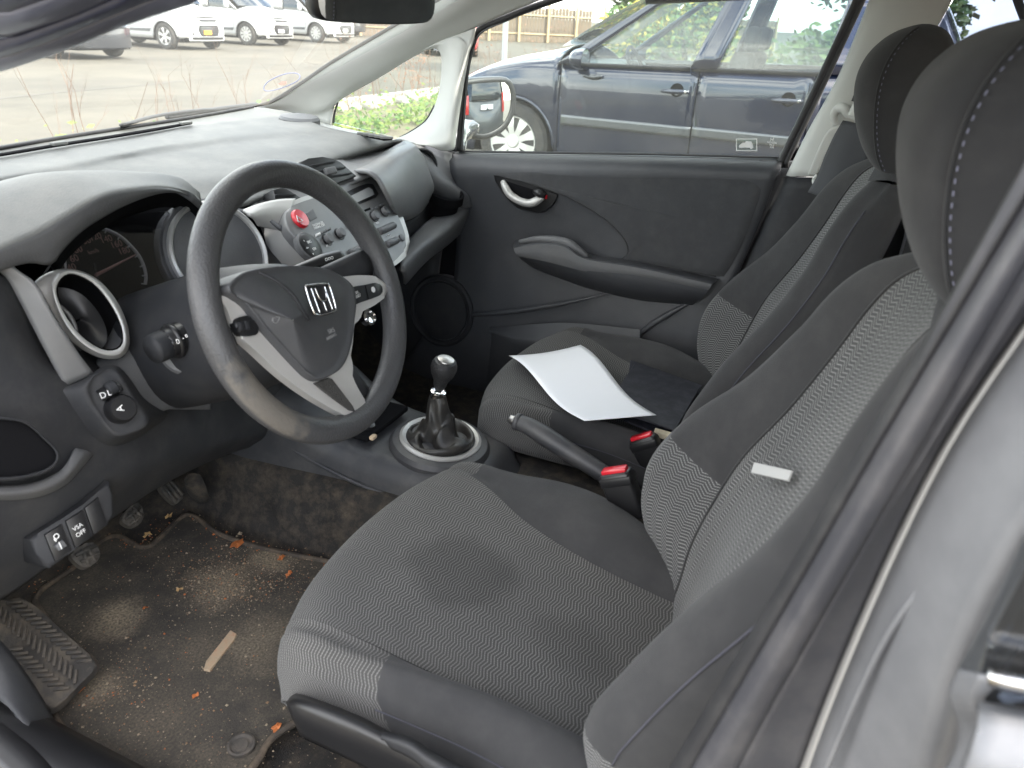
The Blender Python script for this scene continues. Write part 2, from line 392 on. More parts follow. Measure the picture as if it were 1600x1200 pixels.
def vehicle(name, loc, rotz, label, cat, sp, group=None, near=False):
    car = empty(name, loc, label, cat, group, True, rotz)
    paint = sp['paint']; hwP, belt, top = sp['hw'], sp['belt'], sp['top']
    yF, yR = sp['ends'][1], sp['ends'][0]; af, ar = sp['axles']; wr = sp['wr']; ra = wr*1.17; sill = sp.get('sill', .22)
    gl = sp.get('glass', M['vglass'])
    def hw(y, z):
        b = ip(belt, y); w_ = ip(hwP, y)
        if z > b: return w_*.985-(z-b)*sp.get('tumble', .30)
        q = (z-.50); return w_*(1-.16*max(0, -q)**1.6-.12*max(0, q-.12)**2) - (.012 if z > b-.10 else 0)*((z-b+.10)/.10 if z > b-.10 else 0)
    def bot(y):
        z = sill+.06*max(0, (abs(y-(yF+yR)/2)/(yF-yR)*2-.85))/.15
        for a in (af, ar):
            if abs(y-a) < ra: z = max(z, wr*.97+math.sqrt(ra*ra-(y-a)**2))
        return z
    def panel(nm, y0, y1, mt=None, n=None, nz=9, z0=None, z1=None, out=0, par=None, sides=(-1, 1), g=.004):
        n = n or max(6, int((y1-y0)/.06)); r_ = None
        for s in sides:
            V_ = []
            for i in range(n):
                y = y0+g+(y1-y0-2*g)*i/(n-1); a = z0(y) if z0 else bot(y); b = z1(y) if z1 else ip(belt, y)
                for j in range(nz):
                    z = a+(b-a)*j/(nz-1); V_.append((s*(hw(y, z)+out), y, z))
            r_ = mk(nm, V_, [(q if s < 0 else q[::-1]) for q in gridf(n, nz)], mt or paint, par or car)
            md = r_.modifiers.new('solid', 'SOLIDIFY'); md.thickness = .012; md.offset = -1
        return r_
    for nm, y0, y1 in sp['panels']: panel(nm, y0, y1)
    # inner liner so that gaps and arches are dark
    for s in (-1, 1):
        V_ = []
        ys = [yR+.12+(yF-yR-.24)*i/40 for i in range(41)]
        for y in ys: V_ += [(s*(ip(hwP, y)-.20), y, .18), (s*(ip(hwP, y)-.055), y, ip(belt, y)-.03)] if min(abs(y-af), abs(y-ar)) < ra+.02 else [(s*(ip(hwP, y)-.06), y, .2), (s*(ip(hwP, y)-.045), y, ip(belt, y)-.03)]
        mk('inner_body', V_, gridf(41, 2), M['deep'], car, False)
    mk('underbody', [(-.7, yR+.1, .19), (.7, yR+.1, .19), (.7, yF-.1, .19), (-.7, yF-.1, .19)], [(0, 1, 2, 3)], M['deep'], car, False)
    # nose and tail
    for nm, ye, d in (('front_bumper', yF, 1), ('rear_bumper', yR, -1)):
        V_ = []; nz = 8; nt_ = 17; w_ = ip(hwP, ye)
        zt = ip(belt, ye)
        for j in range(nz):
            z = .24+(zt-.24)*j/(nz-1)
            for i in range(nt_):
                t = -1+2*i/(nt_-1); V_.append((t*hw(ye, z), ye+d*(.13*(1-abs(t)**2.2)*(1-.5*((z-.45)/.5)**2)), z))
        o = mk(nm, V_, [(q if d < 0 else q[::-1]) for q in gridf(nz, nt_)], paint, car)
    # hood
    hy0, ry0, ry1, ty = sp['hood'], sp['roof'][0], sp['roof'][1], sp['tail']
    def topz(y): return ip(top, y)
    def skin(nm, y0, y1, wf, ef, mt, n=14, nt_=13, bow=0, th=.01):
        V_ = []
        for i in range(n):
            y = y0+(y1-y0)*i/(n-1)
            for k in range(nt_):
                t = -1+2*k/(nt_-1); e = ef(y); V_.append((t*wf(y), y+bow*(1-t*t), e+(topz(y)-e)*(1-abs(t)**2.6)))
        o = mk(nm, V_, gridf(n, nt_), mt, car); md = o.modifiers.new('s', 'SOLIDIFY'); md.thickness = th; md.offset = -1
        return o
    skin('bonnet', hy0, yF+.01, lambda y: hw(y, ip(belt, y))-.004, lambda y: ip(belt, y)+.003, paint, 16, bow=.06)
    def redge(y): return topz(y)-.055
    def rw(y): return hw(y, redge(y))
    skin('roof', ry1, ry0, rw, redge, paint, 14)
    # windscreen and rear window, bowed sheets
    def screen(nm, ya, za, wa, yb, zb, wb, mt, bow):
        V_ = []
        for i in range(9):
            t = i/8
            for k in range(13):
                s = -1+2*k/12; V_.append((s*(wa+(wb-wa)*t), ya+(yb-ya)*t+bow*(1-s*s), za+(zb-za)*t+.03*math.sin(math.pi*t)))
        return mk(nm, V_, gridf(9, 13), mt, car)
    zc = ip(belt, hy0)
    screen('windscreen', hy0-.01, topz(hy0)-.01, hw(hy0, zc)-.05, ry0, topz(ry0)-.012, rw(ry0)-.02, gl, .10)
    screen('rear_window', ty, ip(belt, ty), hw(ty, ip(belt, ty))-.09, ry1, topz(ry1)-.012, rw(ry1)-.02, gl, -.06)
    # greenhouse sides
    for s in (-1, 1):
        for nm, a0, a1, b0, b1 in sp['green']:
            V_ = []; nz = 7; n = max(3, int(abs(a1-a0)/.08)+2)
            for j in range(nz):
                t = j/(nz-1)
                for i in range(n):
                    q = i/(n-1); yb = a0+(a1-a0)*q; yt = b0+(b1-b0)*q; y = yb+(yt-yb)*t
                    zb = ip(belt, yb); zt = redge(yt) if ry1 <= yt <= ry0 else ip(top, yt)-.055; z = zb+(zt-zb)*t
                    V_.append((s*(hw(y, z)-(.012 if 'window' in nm else 0)), y, z))
            mt = gl if 'window' in nm else (sp.get('pillar') or paint)
            o = mk(nm, V_, [(q if s > 0 else q[::-1]) for q in gridf(nz, n)], mt, car)
            if 'window' not in nm: md = o.modifiers.new('s', 'SOLIDIFY'); md.thickness = .03; md.offset = -1
    for s in (-1, 1):
        for a in (af, ar): wheel(car, s*(ip(hwP, a)-.115), a, wr, .2, sp['spokes'], s)
    for s in (-1, 1):   # arch lip
        for a in (af, ar):
            tube('arch_lip', [(s*(hw(a+ra*math.cos(q), wr*.97+ra*math.sin(q))-.004), a+ra*math.cos(q), wr*.97+ra*math.sin(q)) for q in [math.pi*i/14 for i in range(15)]], .013, sp.get('lip', paint), car, 6, 30)
    return car, hw, bot, panel
# ---- the dark blue hatchback parked alongside
golf = dict(paint=M['navy'], ends=(-2.0, 2.08), axles=(1.29, -1.29), wr=.316, sill=.20, spokes=9, glass=M['cglass'], tumble=.36,
    hw=[(-2.0, .70), (-1.85, .80), (-1.4, .865), (1.2, .875), (1.55, .86), (1.8, .80), (1.95, .72), (2.08, .60)],
    belt=sm([(-2.0, 1.03), (-1.0, 1.005), (0, .975), (.7, .955), (1.0, .94), (1.3, .905), (1.6, .83), (1.85, .735), (2.08, .62)]),
    top=sm([(-2.05, .98), (-2.0, 1.1), (-1.75, 1.47), (-1.2, 1.575), (-.4, 1.61), (.1, 1.56), (.6, 1.30), (.93, 1.085), (1.1, 1.035), (1.5, .95), (1.85, .82), (2.08, .66)]),
    hood=.93, roof=(.12, -1.72), tail=-1.96,
    panels=[('front_wing', .89, 2.08), ('front_door', -.20, .89), ('rear_door', -1.02, -.20), ('rear_wing', -2.0, -1.02)],
    green=[('a_pillar', .93, .80, .12, .02), ('front_window', .80, -.13, .02, -.33), ('b_pillar', -.13, -.32, -.33, -.50), ('rear_side_window', -.32, -1.05, -.50, -1.12), ('c_pillar', -1.05, -1.96, -1.12, -1.72)])
GC = Vector((5.87, 1.16, 0))
car, hw, bot, panel = vehicle('parked_car', GC, 0, 'dark blue hatchback with multi spoke wheels parked beyond the passenger window', 'car', golf)
GOLF = car
panel('rub_strip', -.20, .86, M['greyp'], z0=lambda y: .50, z1=lambda y: .575, out=.018, nz=5, sides=(-1,))
panel('rub_strip', -1.0, -.205, M['greyp'], z0=lambda y: .505, z1=lambda y: .58, out=.018, nz=5, sides=(-1,))
for y0, y1 in ((-.13, .80), (-1.05, -.14)): panel('window_seal', y0, y1, M['rubber'], z0=lambda y: ip(golf['belt'], y)-.012, z1=lambda y: ip(golf['belt'], y)+.008, out=.006, nz=3, sides=(-1,))
for y0 in (-.05, -.86):
    xh = -(hw(y0, .82)); hr = lathe('handle_recess', (xh+.004, y0, .825), (-1, 0, 0), [(.05, -.01), (.052, .004), (.045, .006), (.001, .002)], M['deep'], car, 24)
    tube('door_handle', [(xh-.012, y0+.11, .815), (xh-.045, y0+.06, .818), (xh-.048, y0-.05, .822), (xh-.012, y0-.10, .824)], [.012, .017, .017, .012], M['navy'], car, 10, 16)
    lathe('lock_barrel', (xh-.05, y0-.075, .823), (-1, 0, 0), [(.011, 0), (.011, .006), (.001, .007)], M['chrome'], car, 14)
for s in (-1, 1):
    mr_ = loft('wing_mirror', [[(s*(.93+.11*math.cos(q)*k), .76-.09*j, 1.0+.075*math.sin(q)*k) for q in [2*math.pi*i/12 for i in range(12)]] for j, k in ((-.4, .25), (-.15, .75), (.4, 1), (1, 1.02))], M['navy'], car, 24, 10, True)
    loft('mirror_face', [[(s*(.93+.102*math.cos(q)*k), .672, 1.0+.068*math.sin(q)*k) for q in [2*math.pi*i/12 for i in range(12)]] for k in (1, .05)], M['mirror'], mr_, 24, 3, True)
    tube('mirror_arm', [(s*.80, .74, .95), (s*.87, .74, .945), (s*.93, .73, .96)], .022, M['darkp'], mr_, 8)
    tube('mirror_underlamp', [(s*.875, .70, .88), (s*.885, .62, .872), (s*.886, .54, .885)], [.012, .02, .014], M['darkp'], car, 8)
    mk('headlamp', [(s*.62, 2.07, .52), (s*.80, 1.84, .60), (s*.79, 1.80, .74), (s*.66, 2.0, .70)], [(0, 1, 2, 3)], M['lamp'], car)
# cabin of the hatchback
for s in (-1, 1):
    for y0 in (-.15, -1.0):
        st = empty('x', (0, 0, 0), '', ''); bpy.data.objects.remove(st)
        b = rbox('seat_back', (s*.36, y0-.22, .82), (.46, .14, .58), M['seatin'], car, .06, 3, Matrix.Rotation(math.radians(14), 3, 'X'))
        rbox('headrest', (s*.36, y0-.32, 1.20), (.27, .09, .18), M['seatin'], b, .04, 3)
        rbox('seat_base', (s*.36, y0+.1, .50), (.48, .50, .16), M['seatin'], car, .05, 3)
rbox('dash_board', (0, .85, .82), (1.4, .5, .26), M['plastic'], car, .06, 3)
swc = Vector((-.36, .42, .93)); sa = Vector((0, -.9, .42))
SR = frame(sa, (1, 0, 0))
sw_ = tube('steering_wheel', [swc+SR @ Vector((.175*math.cos(q), .175*math.sin(q), 0)) for q in [2*math.pi*i/16 for i in range(16)]], .016, M['dark'], car, 10, 40, True)
lathe('wheel_hub', swc, sa, [(.07, -.06), (.075, -.01), (.05, .015), (.001, .02)], M['dark'], sw_, 20)
for q in (0, math.pi, -math.pi/2): tube('wheel_spoke', [swc+SR @ Vector((.05*math.cos(q), .05*math.sin(q), 0)), swc+SR @ Vector((.17*math.cos(q), .17*math.sin(q), 0))], .014, M['dark'], sw_, 8)
# ---- white vans across the yard, facing this way
def van(spec_over=None, **k):
    sp = dict(paint=M['vwhite'], ends=(-2.4, 1.95), axles=(1.33, -1.5), wr=.33, sill=.26, spokes=6, tumble=.16, lip=M['vwhite'],
        hw=[(-2.4, .84), (-2.2, .9), (1.3, .92), (1.6, .88), (1.8, .80), (1.95, .66)],
        belt=sm([(-2.4, 1.10), (-.5, 1.07), (.6, 1.04), (1.1, 1.02), (1.5, .97), (1.75, .90), (1.95, .80)]),
        top=sm([(-2.45, 1.1), (-2.4, 1.70), (-2.1, 1.83), (-.5, 1.86), (.1, 1.80), (.5, 1.55), (.95, 1.22), (1.15, 1.12), (1.5, 1.05), (1.8, .95), (1.95, .84)]),
        hood=1.08, roof=(.1, -2.25), tail=-2.42,
        panels=[('front_wing', .92, 1.95), ('front_door', -.16, .92), ('sliding_door', -1.2, -.16), ('rear_side', -2.4, -1.2)],
        green=[('a_pillar', 1.08, .95, .1, .0), ('front_window', .95, -.12, .0, -.15), ('b_pillar', -.12, -.25, -.15, -.28), ('load_side', -.25, -2.42, -.28, -2.25)])
    sp.update(k); return sp
def van_face(car, hw, sp, plate='yellow', big=False):
    yF = sp['ends'][1]
    wN = ip(sp['hw'], yF)
    def face(nm, rows, mt, off=.012, par=None, nx=11):
        """a panel that follows the rounded nose; rows = (z, x0, x1)"""
        V_ = []
        for z, x0, x1 in rows:
            for i in range(nx):
                x = x0+(x1-x0)*i/(nx-1); V_.append((x, yF+.13*(1-min(1, abs(x)/wN)**2.2)*(1-.5*((z-.45)/.5)**2)+off, z))
        o = mk(nm, V_, [q[::-1] for q in gridf(len(rows), nx)], mt, par or car, False); md = o.modifiers.new('s', 'SOLIDIFY'); md.thickness = .02; md.offset = -1
        return o
    gz = .50
    gr = face('grille', [(gz-.14, -.30, .30), (gz-.06, -.35, .35), (gz+.02, -.38, .38), (gz+.13, -.33, .33)], M['black'], .014)
    for i in range(4): face('grille_bar', [(gz-.09+i*.05, -.31, .31), (gz-.07+i*.05, -.31, .31)], M['greyp'], .024, gr)
    face('upper_grille', [(.715, -.28, .28), (.775, -.33, .33)], M['black'], .012)
    face('lower_intake', [(.27, -.56, .56), (.335, -.58, .58)], M['black'], .014)
    face('number_plate', [(.40, -.02, .24), (.50, -.02, .24)], M['plateY'] if plate == 'yellow' else M['plateW'], .04)
    b = lambda x: yF+.13*(1-min(1, abs(x)/wN)**2.2)
    for s in (-1, 1):
        prism('fog_lamp_bezel', [(s*.50, yF+.075, .38), (s*.66, yF-.01, .37), (s*.70, yF-.10, .50), (s*.50, yF+.065, .46)], .03, M['black'], car, .004, 1, nrm=(s*.5, 1, 0))
        mk('headlamp', [(s*.46, yF+.075, .70), (s*.66, yF-.012, .68), (s*.83, yF-.26, .80), (s*.82, yF-.30, .90), (s*.60, yF+.0, .82)], [(0, 1, 2, 3, 4)], M['lamp'], car, False)
        m_ = rbox('wing_mirror', (s*1.04, .78, 1.18), (.16, .1, .22), M['vwhite'], car, .03, 2); tube('mirror_arm', [(s*.9, .8, 1.12), (s*1.0, .8, 1.13)], .02, M['black'], m_, 6)
        prism('side_trim', [(s*.925, -.1, .42), (s*.925, .85, .42), (s*.925, .9, .50), (s*.925, -.1, .47)], .02, M['greyp'], car, .003, 1, nrm=(s, 0, 0))
    text('badge', 'o', (0, b(0)+.006, .745), (-1, 0, 0), (0, 0, 1), .07, M['chrome'], car)
vs = van()
c1, h1, *_ = vehicle('delivery_van', (16.5, 18.75, 0), math.pi, 'white van with yellow number plate and six spoke wheels, nearest of the white vans', 'van', vs, 'white vans parked across the yard')
van_face(c1, h1, vs)
vs2 = van(spokes=10, wr=.335)
c2, h2, *_ = vehicle('delivery_van', (20.7, 19.7, 0), math.pi, 'white van with silver wheel trims in the middle of the white vans', 'van', vs2, 'white vans parked across the yard')
van_face(c2, h2, vs2, 'white')
c3, h3, *_ = vehicle('delivery_van', (25.2, 20.4, 0), math.pi, 'white van glimpsed beside the rear view mirror, farthest of the white vans', 'van', vs2, 'white vans parked across the yard')
van_face(c3, h3, vs2, 'white')
hat = dict(golf); hat.update(paint=M['darkp'], glass=M['vglass'], spokes=7)
vehicle('parked_car', (11.6, 16.9, 0), math.pi, 'dark car mostly hidden behind the driver side windscreen pillar', 'car', hat)
hat2 = dict(golf); hat2.update(paint=M['redp'], glass=M['vglass'], spokes=7)
vehicle('parked_car', (23.7, 13.05, 0), math.radians(-62), 'small red car seen past the passenger window front edge', 'car', hat2)
hat3 = dict(golf); hat3.update(paint=M['darkp'], glass=M['vglass'], spokes=5)
vehicle('parked_car', (32, 24.5, 0), math.pi, 'dark car in the far distance just below the rear view mirror', 'car', hat3)
# ================================================================== the car we look into: body shell
M['paint'] = mat('grey_metallic_paint', (.155, .158, .166), .5, metal=.25, coat=.05, vary=.06, vscale=8, dust=(.32, .32, .325), dscale=7, damt=.35)
M['pillarpaint'] = mat('dusty_blue_grey_paint', (.13, .14, .19), .33, metal=.2, coat=.6, vary=.08, dust=(.3, .28, .26), dscale=7, damt=.15)
M['bodyblack'] = mat('satin_black_seal', (.05, .05, .056), .42, vary=.1, dust=(.28, .26, .24), dscale=12, damt=.2)
M['bodyblue'] = mat('blue_black_seal', (.04, .045, .075), .35, coat=.3, vary=.1, dust=(.25, .25, .28), dscale=9, damt=.12)
BODY = empty('hatchback', (0, 0, .2), 'body shell of the grey hatchback: door pillars, windscreen, floor and sill', 'car')
# --- floor pan, tunnel and bulkhead carpet
rows = []
for y, dz in ((-.9, .02), (-.2, 0), (.2, 0), (.55, 0), (.80, .0), (.95, .05), (1.08, .18), (1.18, .38)):
    z = .31+dz
    rows.append([(-.735, y, z+.03), (-.70, y, z+.0), (-.45, y, z), (-.22, y, z), (-.185, y, z+.03), (-.155, y, z+.12), (-.12, y, z+.16), (.12, y, z+.16), (.155, y, z+.12), (.185, y, z+.03), (.22, y, z), (.5, y, z), (.66, y, z), (.70, y, z+.05)])
loft('floor_carpet', rows, M['carpet'], BODY, 90, 40)
# driver side sill, seen bottom left
loft('door_sill', [Uz([(-30, 1085, .42), (0, 1112, .42), (60, 1160, .42), (110, 1215, .42)]), Uz([(-30, 1110, .435), (0, 1138, .435), (50, 1180, .435), (90, 1230, .435)]), Uz([(-60, 1150, .43), (0, 1200, .43), (30, 1230, .43), (60, 1260, .43)])], M['black'], BODY, 20, 10, thick=.02)
loft('sill_kick_panel', [Uz([(-40, 985, .55), (0, 1000, .50), (40, 1050, .44), (75, 1105, .40), (110, 1170, .37), (150, 1230, .36)]), Uz([(-60, 1060, .45), (0, 1095, .44), (40, 1130, .43), (70, 1165, .42), (105, 1205, .42), (130, 1250, .42)])], M['dark'], BODY, 20, 8, thick=.01)
loft('outer_sill', [[(-.70, y, .40), (-.735, y, .43), (-.78, y, .42), (-.80, y, .36), (-.80, y, .24)] for y in (-.30, 1.3)], M['black'], BODY, 16, 4, thick=.01)
# --- windscreen
ws = loft('windscreen', [Uz([(-560, 330, 1.0), (-260, 268, 1.02), (0, 229, 1.035), (90, 214, 1.035), (220, 194, 1.035), (310, 180, 1.035), (392, 166, 1.035), (418, 164, 1.03)]),
    [(-.62, .80, 1.20), (-.40, .86, 1.225), (-.2, .89, 1.235), (0, .90, 1.24), (.2, .89, 1.235), (.4, .87, 1.23), (.54, .85, 1.225), (.615, .84, 1.22)],
    [(-.57, .50, 1.38), (-.40, .55, 1.405), (-.2, .58, 1.415), (0, .585, 1.42), (.2, .58, 1.415), (.4, .56, 1.405), (.5, .53, 1.395), (.57, .50, 1.38)]], M['wglass'], BODY, 30, 16)
# black ceramic edge along the passenger edge of the glass
def strip(nm, pts, r, m, parent=BODY, seg=8, n=None, **k): return tube(nm, pts, r, m, parent, seg, n or len(pts)*6, **k)
strip('windscreen_seal', Ux([(330, 182, .58), (395, 167, .612), (425, 158, .618), (470, 130, .618), (520, 96, .618), (610, 43, .612), (690, -4, .60), (760, -42, .59)]), .0045, M['rubber'])
strip('windscreen_lower_seal', [U(a, b, z=1.032) for a, b in ((-60, 240), (0, 231), (90, 216), (220, 196), (310, 182), (395, 167))], .004, M['rubber'])
# --- passenger side pillars (pale trim)
loft('windscreen_pillar', [Ux([(392, 171, .605), (428, 159, .62), (470, 132, .62), (520, 98, .62), (610, 45, .615), (690, -2, .60), (770, -44, .59), (900, -100, .58)]),
    Ux([(430, 172, .64), (468, 164, .645), (500, 140, .645), (560, 104, .645), (640, 58, .64), (720, 10, .63), (800, -34, .62), (930, -90, .61)]),
    Ux([(470, 181, .665), (505, 172, .67), (535, 142, .67), (590, 110, .67), (655, 70, .668), (735, 24, .66), (810, -16, .65), (950, -75, .64)]),
    Ux([(517, 197, .685), (519, 180, .69), (530, 158, .695), (595, 120, .695), (657, 83, .695), (742, 44, .69), (815, 12, .685), (950, -40, .67)])], M['pillar'], BODY, 50, 18, thick=.012)
loft('quarter_pillar', [Ux([(640, 90, .697), (668, 78, .695), (684, 78, .695), (690, 95, .695), (687, 135, .695), (679, 165, .695), (664, 190, .695), (640, 207, .69), (618, 217, .685)]),
    Ux([(660, 78, .688), (690, 68, .68), (701, 80, .676), (704, 100, .674), (701, 140, .67), (695, 170, .668), (686, 196, .664), (665, 214, .66), (640, 224, .655)]),
    Ux([(690, 62, .688), (715, 58, .68), (720, 76, .676), (718, 105, .672), (713, 145, .668), (708, 175, .664), (704, 205, .66), (695, 224, .655), (668, 228, .65)]),
    Ux([(742, 44, .69), (741, 50, .69), (736, 72, .688), (729, 110, .686), (722, 150, .684), (717, 185, .682), (713, 212, .68), (709, 234, .675), (690, 236, .665)])], M['pillar'], BODY, 40, 20, thick=.012)
loft('quarter_sill', [Ux([(430, 166, .66), (470, 178, .685), (520, 196, .69), (565, 206, .69), (626, 219, .687)]), Ux([(432, 171, .64), (457, 177, .645), (484, 188, .645), (522, 201, .645), (567, 211, .645), (640, 223, .645)])], M['pillar'], BODY, 24, 6, thick=.01)
qw = [(519, 191), (527, 158), (600, 115), (655, 83), (675, 75), (686, 80), (690, 96), (687, 135), (679, 165), (664, 190), (640, 207), (622, 216)]
qg = prism('quarter_window', [U(a, b, x=.70) for a, b in qw], .004, M['glass'], BODY, 0, nrm=(-1, 0, 0))
strip('quarter_window_seal', Ux([(a, b, .697) for a, b in [(625, 215), (640, 207), (664, 190), (679, 165)]]), .003, M['rubber'])
strip('quarter_window_seal', Ux([(a, b, .697) for a, b in [(521, 192), (523, 175), (528, 160)]]), .003, M['rubber'])
# --- passenger B pillar
loft('b_pillar_trim', [Ux([(1228, 274, .675), (1262, 205, .675), (1310, 118, .67), (1358, 0, .655), (1385, -70, .64)]), Ux([(1240, 275, .655), (1275, 205, .655), (1325, 118, .65), (1385, 0, .635), (1415, -70, .62)]),
    Ux([(1275, 276, .65), (1310, 205, .65), (1365, 118, .645), (1432, 0, .63), (1460, -70, .615)]), Ux([(1320, 276, .675), (1365, 205, .675), (1420, 118, .67), (1488, 0, .655), (1520, -70, .64)])], M['pillar'], BODY, 24, 16, thick=.012)
loft('b_pillar_lower_trim', [Ux([(1224, 276, .68), (1190, 350, .69), (1150, 440, .69), (1108, 540, .68), (1080, 640, .67)]), Ux([(1250, 278, .655), (1215, 350, .66), (1175, 440, .66), (1130, 540, .65), (1100, 640, .64)]),
    Ux([(1330, 278, .65), (1310, 350, .65), (1290, 440, .65), (1280, 540, .64), (1270, 640, .64)])], M['dark'], BODY, 24, 12, thick=.012)
loft('belt_slot_cover', [Ux([(1262, 274, .645), (1286, 218, .645), (1300, 200, .645), (1318, 196, .645)]), Ux([(1275, 276, .648), (1292, 240, .648), (1306, 212, .648), (1322, 206, .648)])], M['pillar'], BODY, 14, 5, thick=.006)
loft('height_adjuster_slot', [Ux([(1330, 158, .628), (1345, 120, .625), (1362, 90, .62), (1376, 70, .615)]), Ux([(1342, 160, .628), (1354, 124, .625), (1370, 94, .62), (1384, 73, .615)])], M['greyp'], BODY, 10, 4, thick=.004)
for off, r in ((0, .0075), (9, .006)):
    strip('door_seal', Ux([(1219+off, 262, .70), (1222+off, 248, .70), (1262+off, 165, .70), (1304+off, 75, .695), (1341+off, -5, .685), (1368+off, -70, .67)]), r, M['rubber'])
# rear passenger window behind the headrests, dark glass
prism('rear_side_window', Ux([(1330, 330, .71), (1420, 130, .705), (1492, -5, .69), (1530, -70, .67), (1900, -90, .66), (2100, 120, .70), (2000, 330, .71)]), .004, M['tint'], BODY, 0, nrm=(-1, 0, 0))
loft('rear_door_trim', [Ux([(1300, 300, .69), (1500, 305, .69), (1800, 315, .69)]), Ux([(1300, 330, .66), (1500, 335, .66), (1800, 345, .66)]), Ux([(1300, 500, .66), (1500, 520, .66), (1800, 560, .66)])], M['dark'], BODY, 8, 8, thick=.01)
strip('rear_window_divider', Ux([(1605, 40, .70), (1590, 0, .69), (1575, -50, .68)]), .008, M['rubber'])
# roof skin and lining close the cabin above
def roofrow(y, z, hwid): return [(-hwid, y, z-.10), (-hwid*.86, y, z-.03), (-hwid*.5, y, z-.005), (0, y, z), (hwid*.5, y, z-.005), (hwid*.86, y, z-.03), (hwid, y, z-.10)]
loft('roof_lining', [roofrow(.585, 1.425, .60), roofrow(.3, 1.46, .62), roofrow(-.3, 1.485, .63), roofrow(-1.1, 1.46, .62), roofrow(-1.6, 1.40, .58)], M['pillar'], BODY, 24, 16)
loft('roof', [roofrow(.62, 1.437, .625), roofrow(.3, 1.485, .65), roofrow(-.3, 1.52, .66), roofrow(-1.1, 1.50, .65), roofrow(-1.85, 1.42, .6)], M['paint'], BODY, 24, 16)
# rear bench and tail so that the cabin is not open behind
loft('rear_bulkhead', [[(-.66, -1.75, .3), (-.66, -1.72, .7), (-.66, -1.68, 1.0)], [(0, -1.75, .3), (0, -1.72, .7), (0, -1.68, 1.0)], [(.66, -1.75, .3), (.66, -1.72, .7), (.66, -1.68, 1.0)]], M['dark'], BODY, 6, 6)
loft('rear_quarter_wall', [[(.69, y, z) for y in (-.55, -1.0, -1.75)] for z in (.3, .6, .95)], M['dark'], BODY, 6, 6, thick=.01)
rb = rbox('rear_seat', (0, -.95, .47), (1.24, .52, .2), M['seatin'], BODY, .05, 3)
rbox('rear_seat_back', (0, -1.26, .76), (1.24, .16, .56), M['seatin'], rb, .05, 3, Matrix.Rotation(math.radians(16), 3, 'X'))
# outer body of our car: bonnet beyond the glass, wiper and cowl
cw = loft('cowl', [Uz([(-300, 285, 1.00), (0, 231, 1.005), (90, 217, 1.01), (220, 197, 1.01), (310, 183, 1.01), (395, 168, 1.01)]), [(-.75, 1.22, .985), (-.35, 1.26, .99), (-.15, 1.27, .995), (.07, 1.28, .995), (.27, 1.29, .995), (.5, 1.30, .99)], [(-.75, 1.30, .955), (-.35, 1.36, .965), (-.15, 1.38, .97), (.07, 1.39, .97), (.27, 1.39, .97), (.5, 1.38, .96)]], M['rubber'], BODY, 20, 10, thick=.004)
loft('bonnet', [[(-.78, 1.26, .93), (-.4, 1.36, .955), (0, 1.40, .962), (.4, 1.37, .955), (.78, 1.26, .93)], [(-.74, 1.6, .86), (-.4, 1.66, .90), (0, 1.7, .91), (.4, 1.66, .90), (.74, 1.6, .86)], [(-.6, 2.0, .70), (-.35, 2.1, .72), (0, 2.14, .73), (.35, 2.1, .72), (.6, 2.0, .70)]], M['paint'], BODY, 24, 14, thick=.006)
strip('wiper_arm', [U(190, 196, y=1.14), U(245, 181, y=1.18), U(310, 172, y=1.22), U(345, 171, y=1.25)], .006, M['rubber'], ry=.6)
strip('wiper_blade', [U(262, 183, y=1.20), U(330, 172, y=1.24), U(400, 163, y=1.29)], .008, M['rubber'], ry=.7)
# --- driver side windscreen pillar, close to the lens at top left
def band(nm, e1, e2, x1, x2, m, bulge=.006, n=40, parent=BODY, thick=.02, z1=0, z2=0):
    """a strip of the pillar, carried on to its foot beside the cowl and back to the roof rail"""
    P1 = [Vector((x1-.085, 1.22, .97+z1))]+[U(a, b, x=x1) for a, b in e1]+[Vector((x1, -.30, 1.375+z1))]; P2 = [Vector((x2-.085, 1.22, .97+z2))]+[U(a, b, x=x2) for a, b in e2]+[Vector((x2, -.30, 1.375+z2))]
    Mid = [(p+q)/2 + (CAM-(p+q)/2).normalized()*bulge for p, q in zip(P1, P2)]
    return loft(nm, [P1, Mid, P2], m, parent, n, 8, thick=thick)
e0 = [(-120, 152), (0, 113), (110, 76), (202, 38), (315, 2), (420, -40)]; e1 = [(-120, 128), (0, 92), (100, 56), (182, 22), (255, -6), (365, -52)]
e2 = [(-120, 98), (0, 62), (90, 32), (150, 8), (195, -14), (305, -62)]; e3 = [(-120, 58), (0, 24), (60, 4), (100, -14), (145, -37), (245, -84)]; e4 = [(-120, -60), (0, -80), (60, -100), (100, -120), (145, -140), (245, -180)]
band('driver_pillar_trim', e0, e1, -.62, -.64, M['pillarpaint'], .003, z1=0, z2=.012)
band('driver_pillar_seal', e1, e2, -.642, -.66, M['bodyblue'], .010, z1=.012, z2=.026)
band('driver_pillar_outer', e2, e3, -.664, -.69, M['pillarpaint'], .006, z1=.026, z2=.04)
band('driver_door_frame', e3, e4, -.69, -.74, M['bodyblue'], .004, z1=.04, z2=.05)
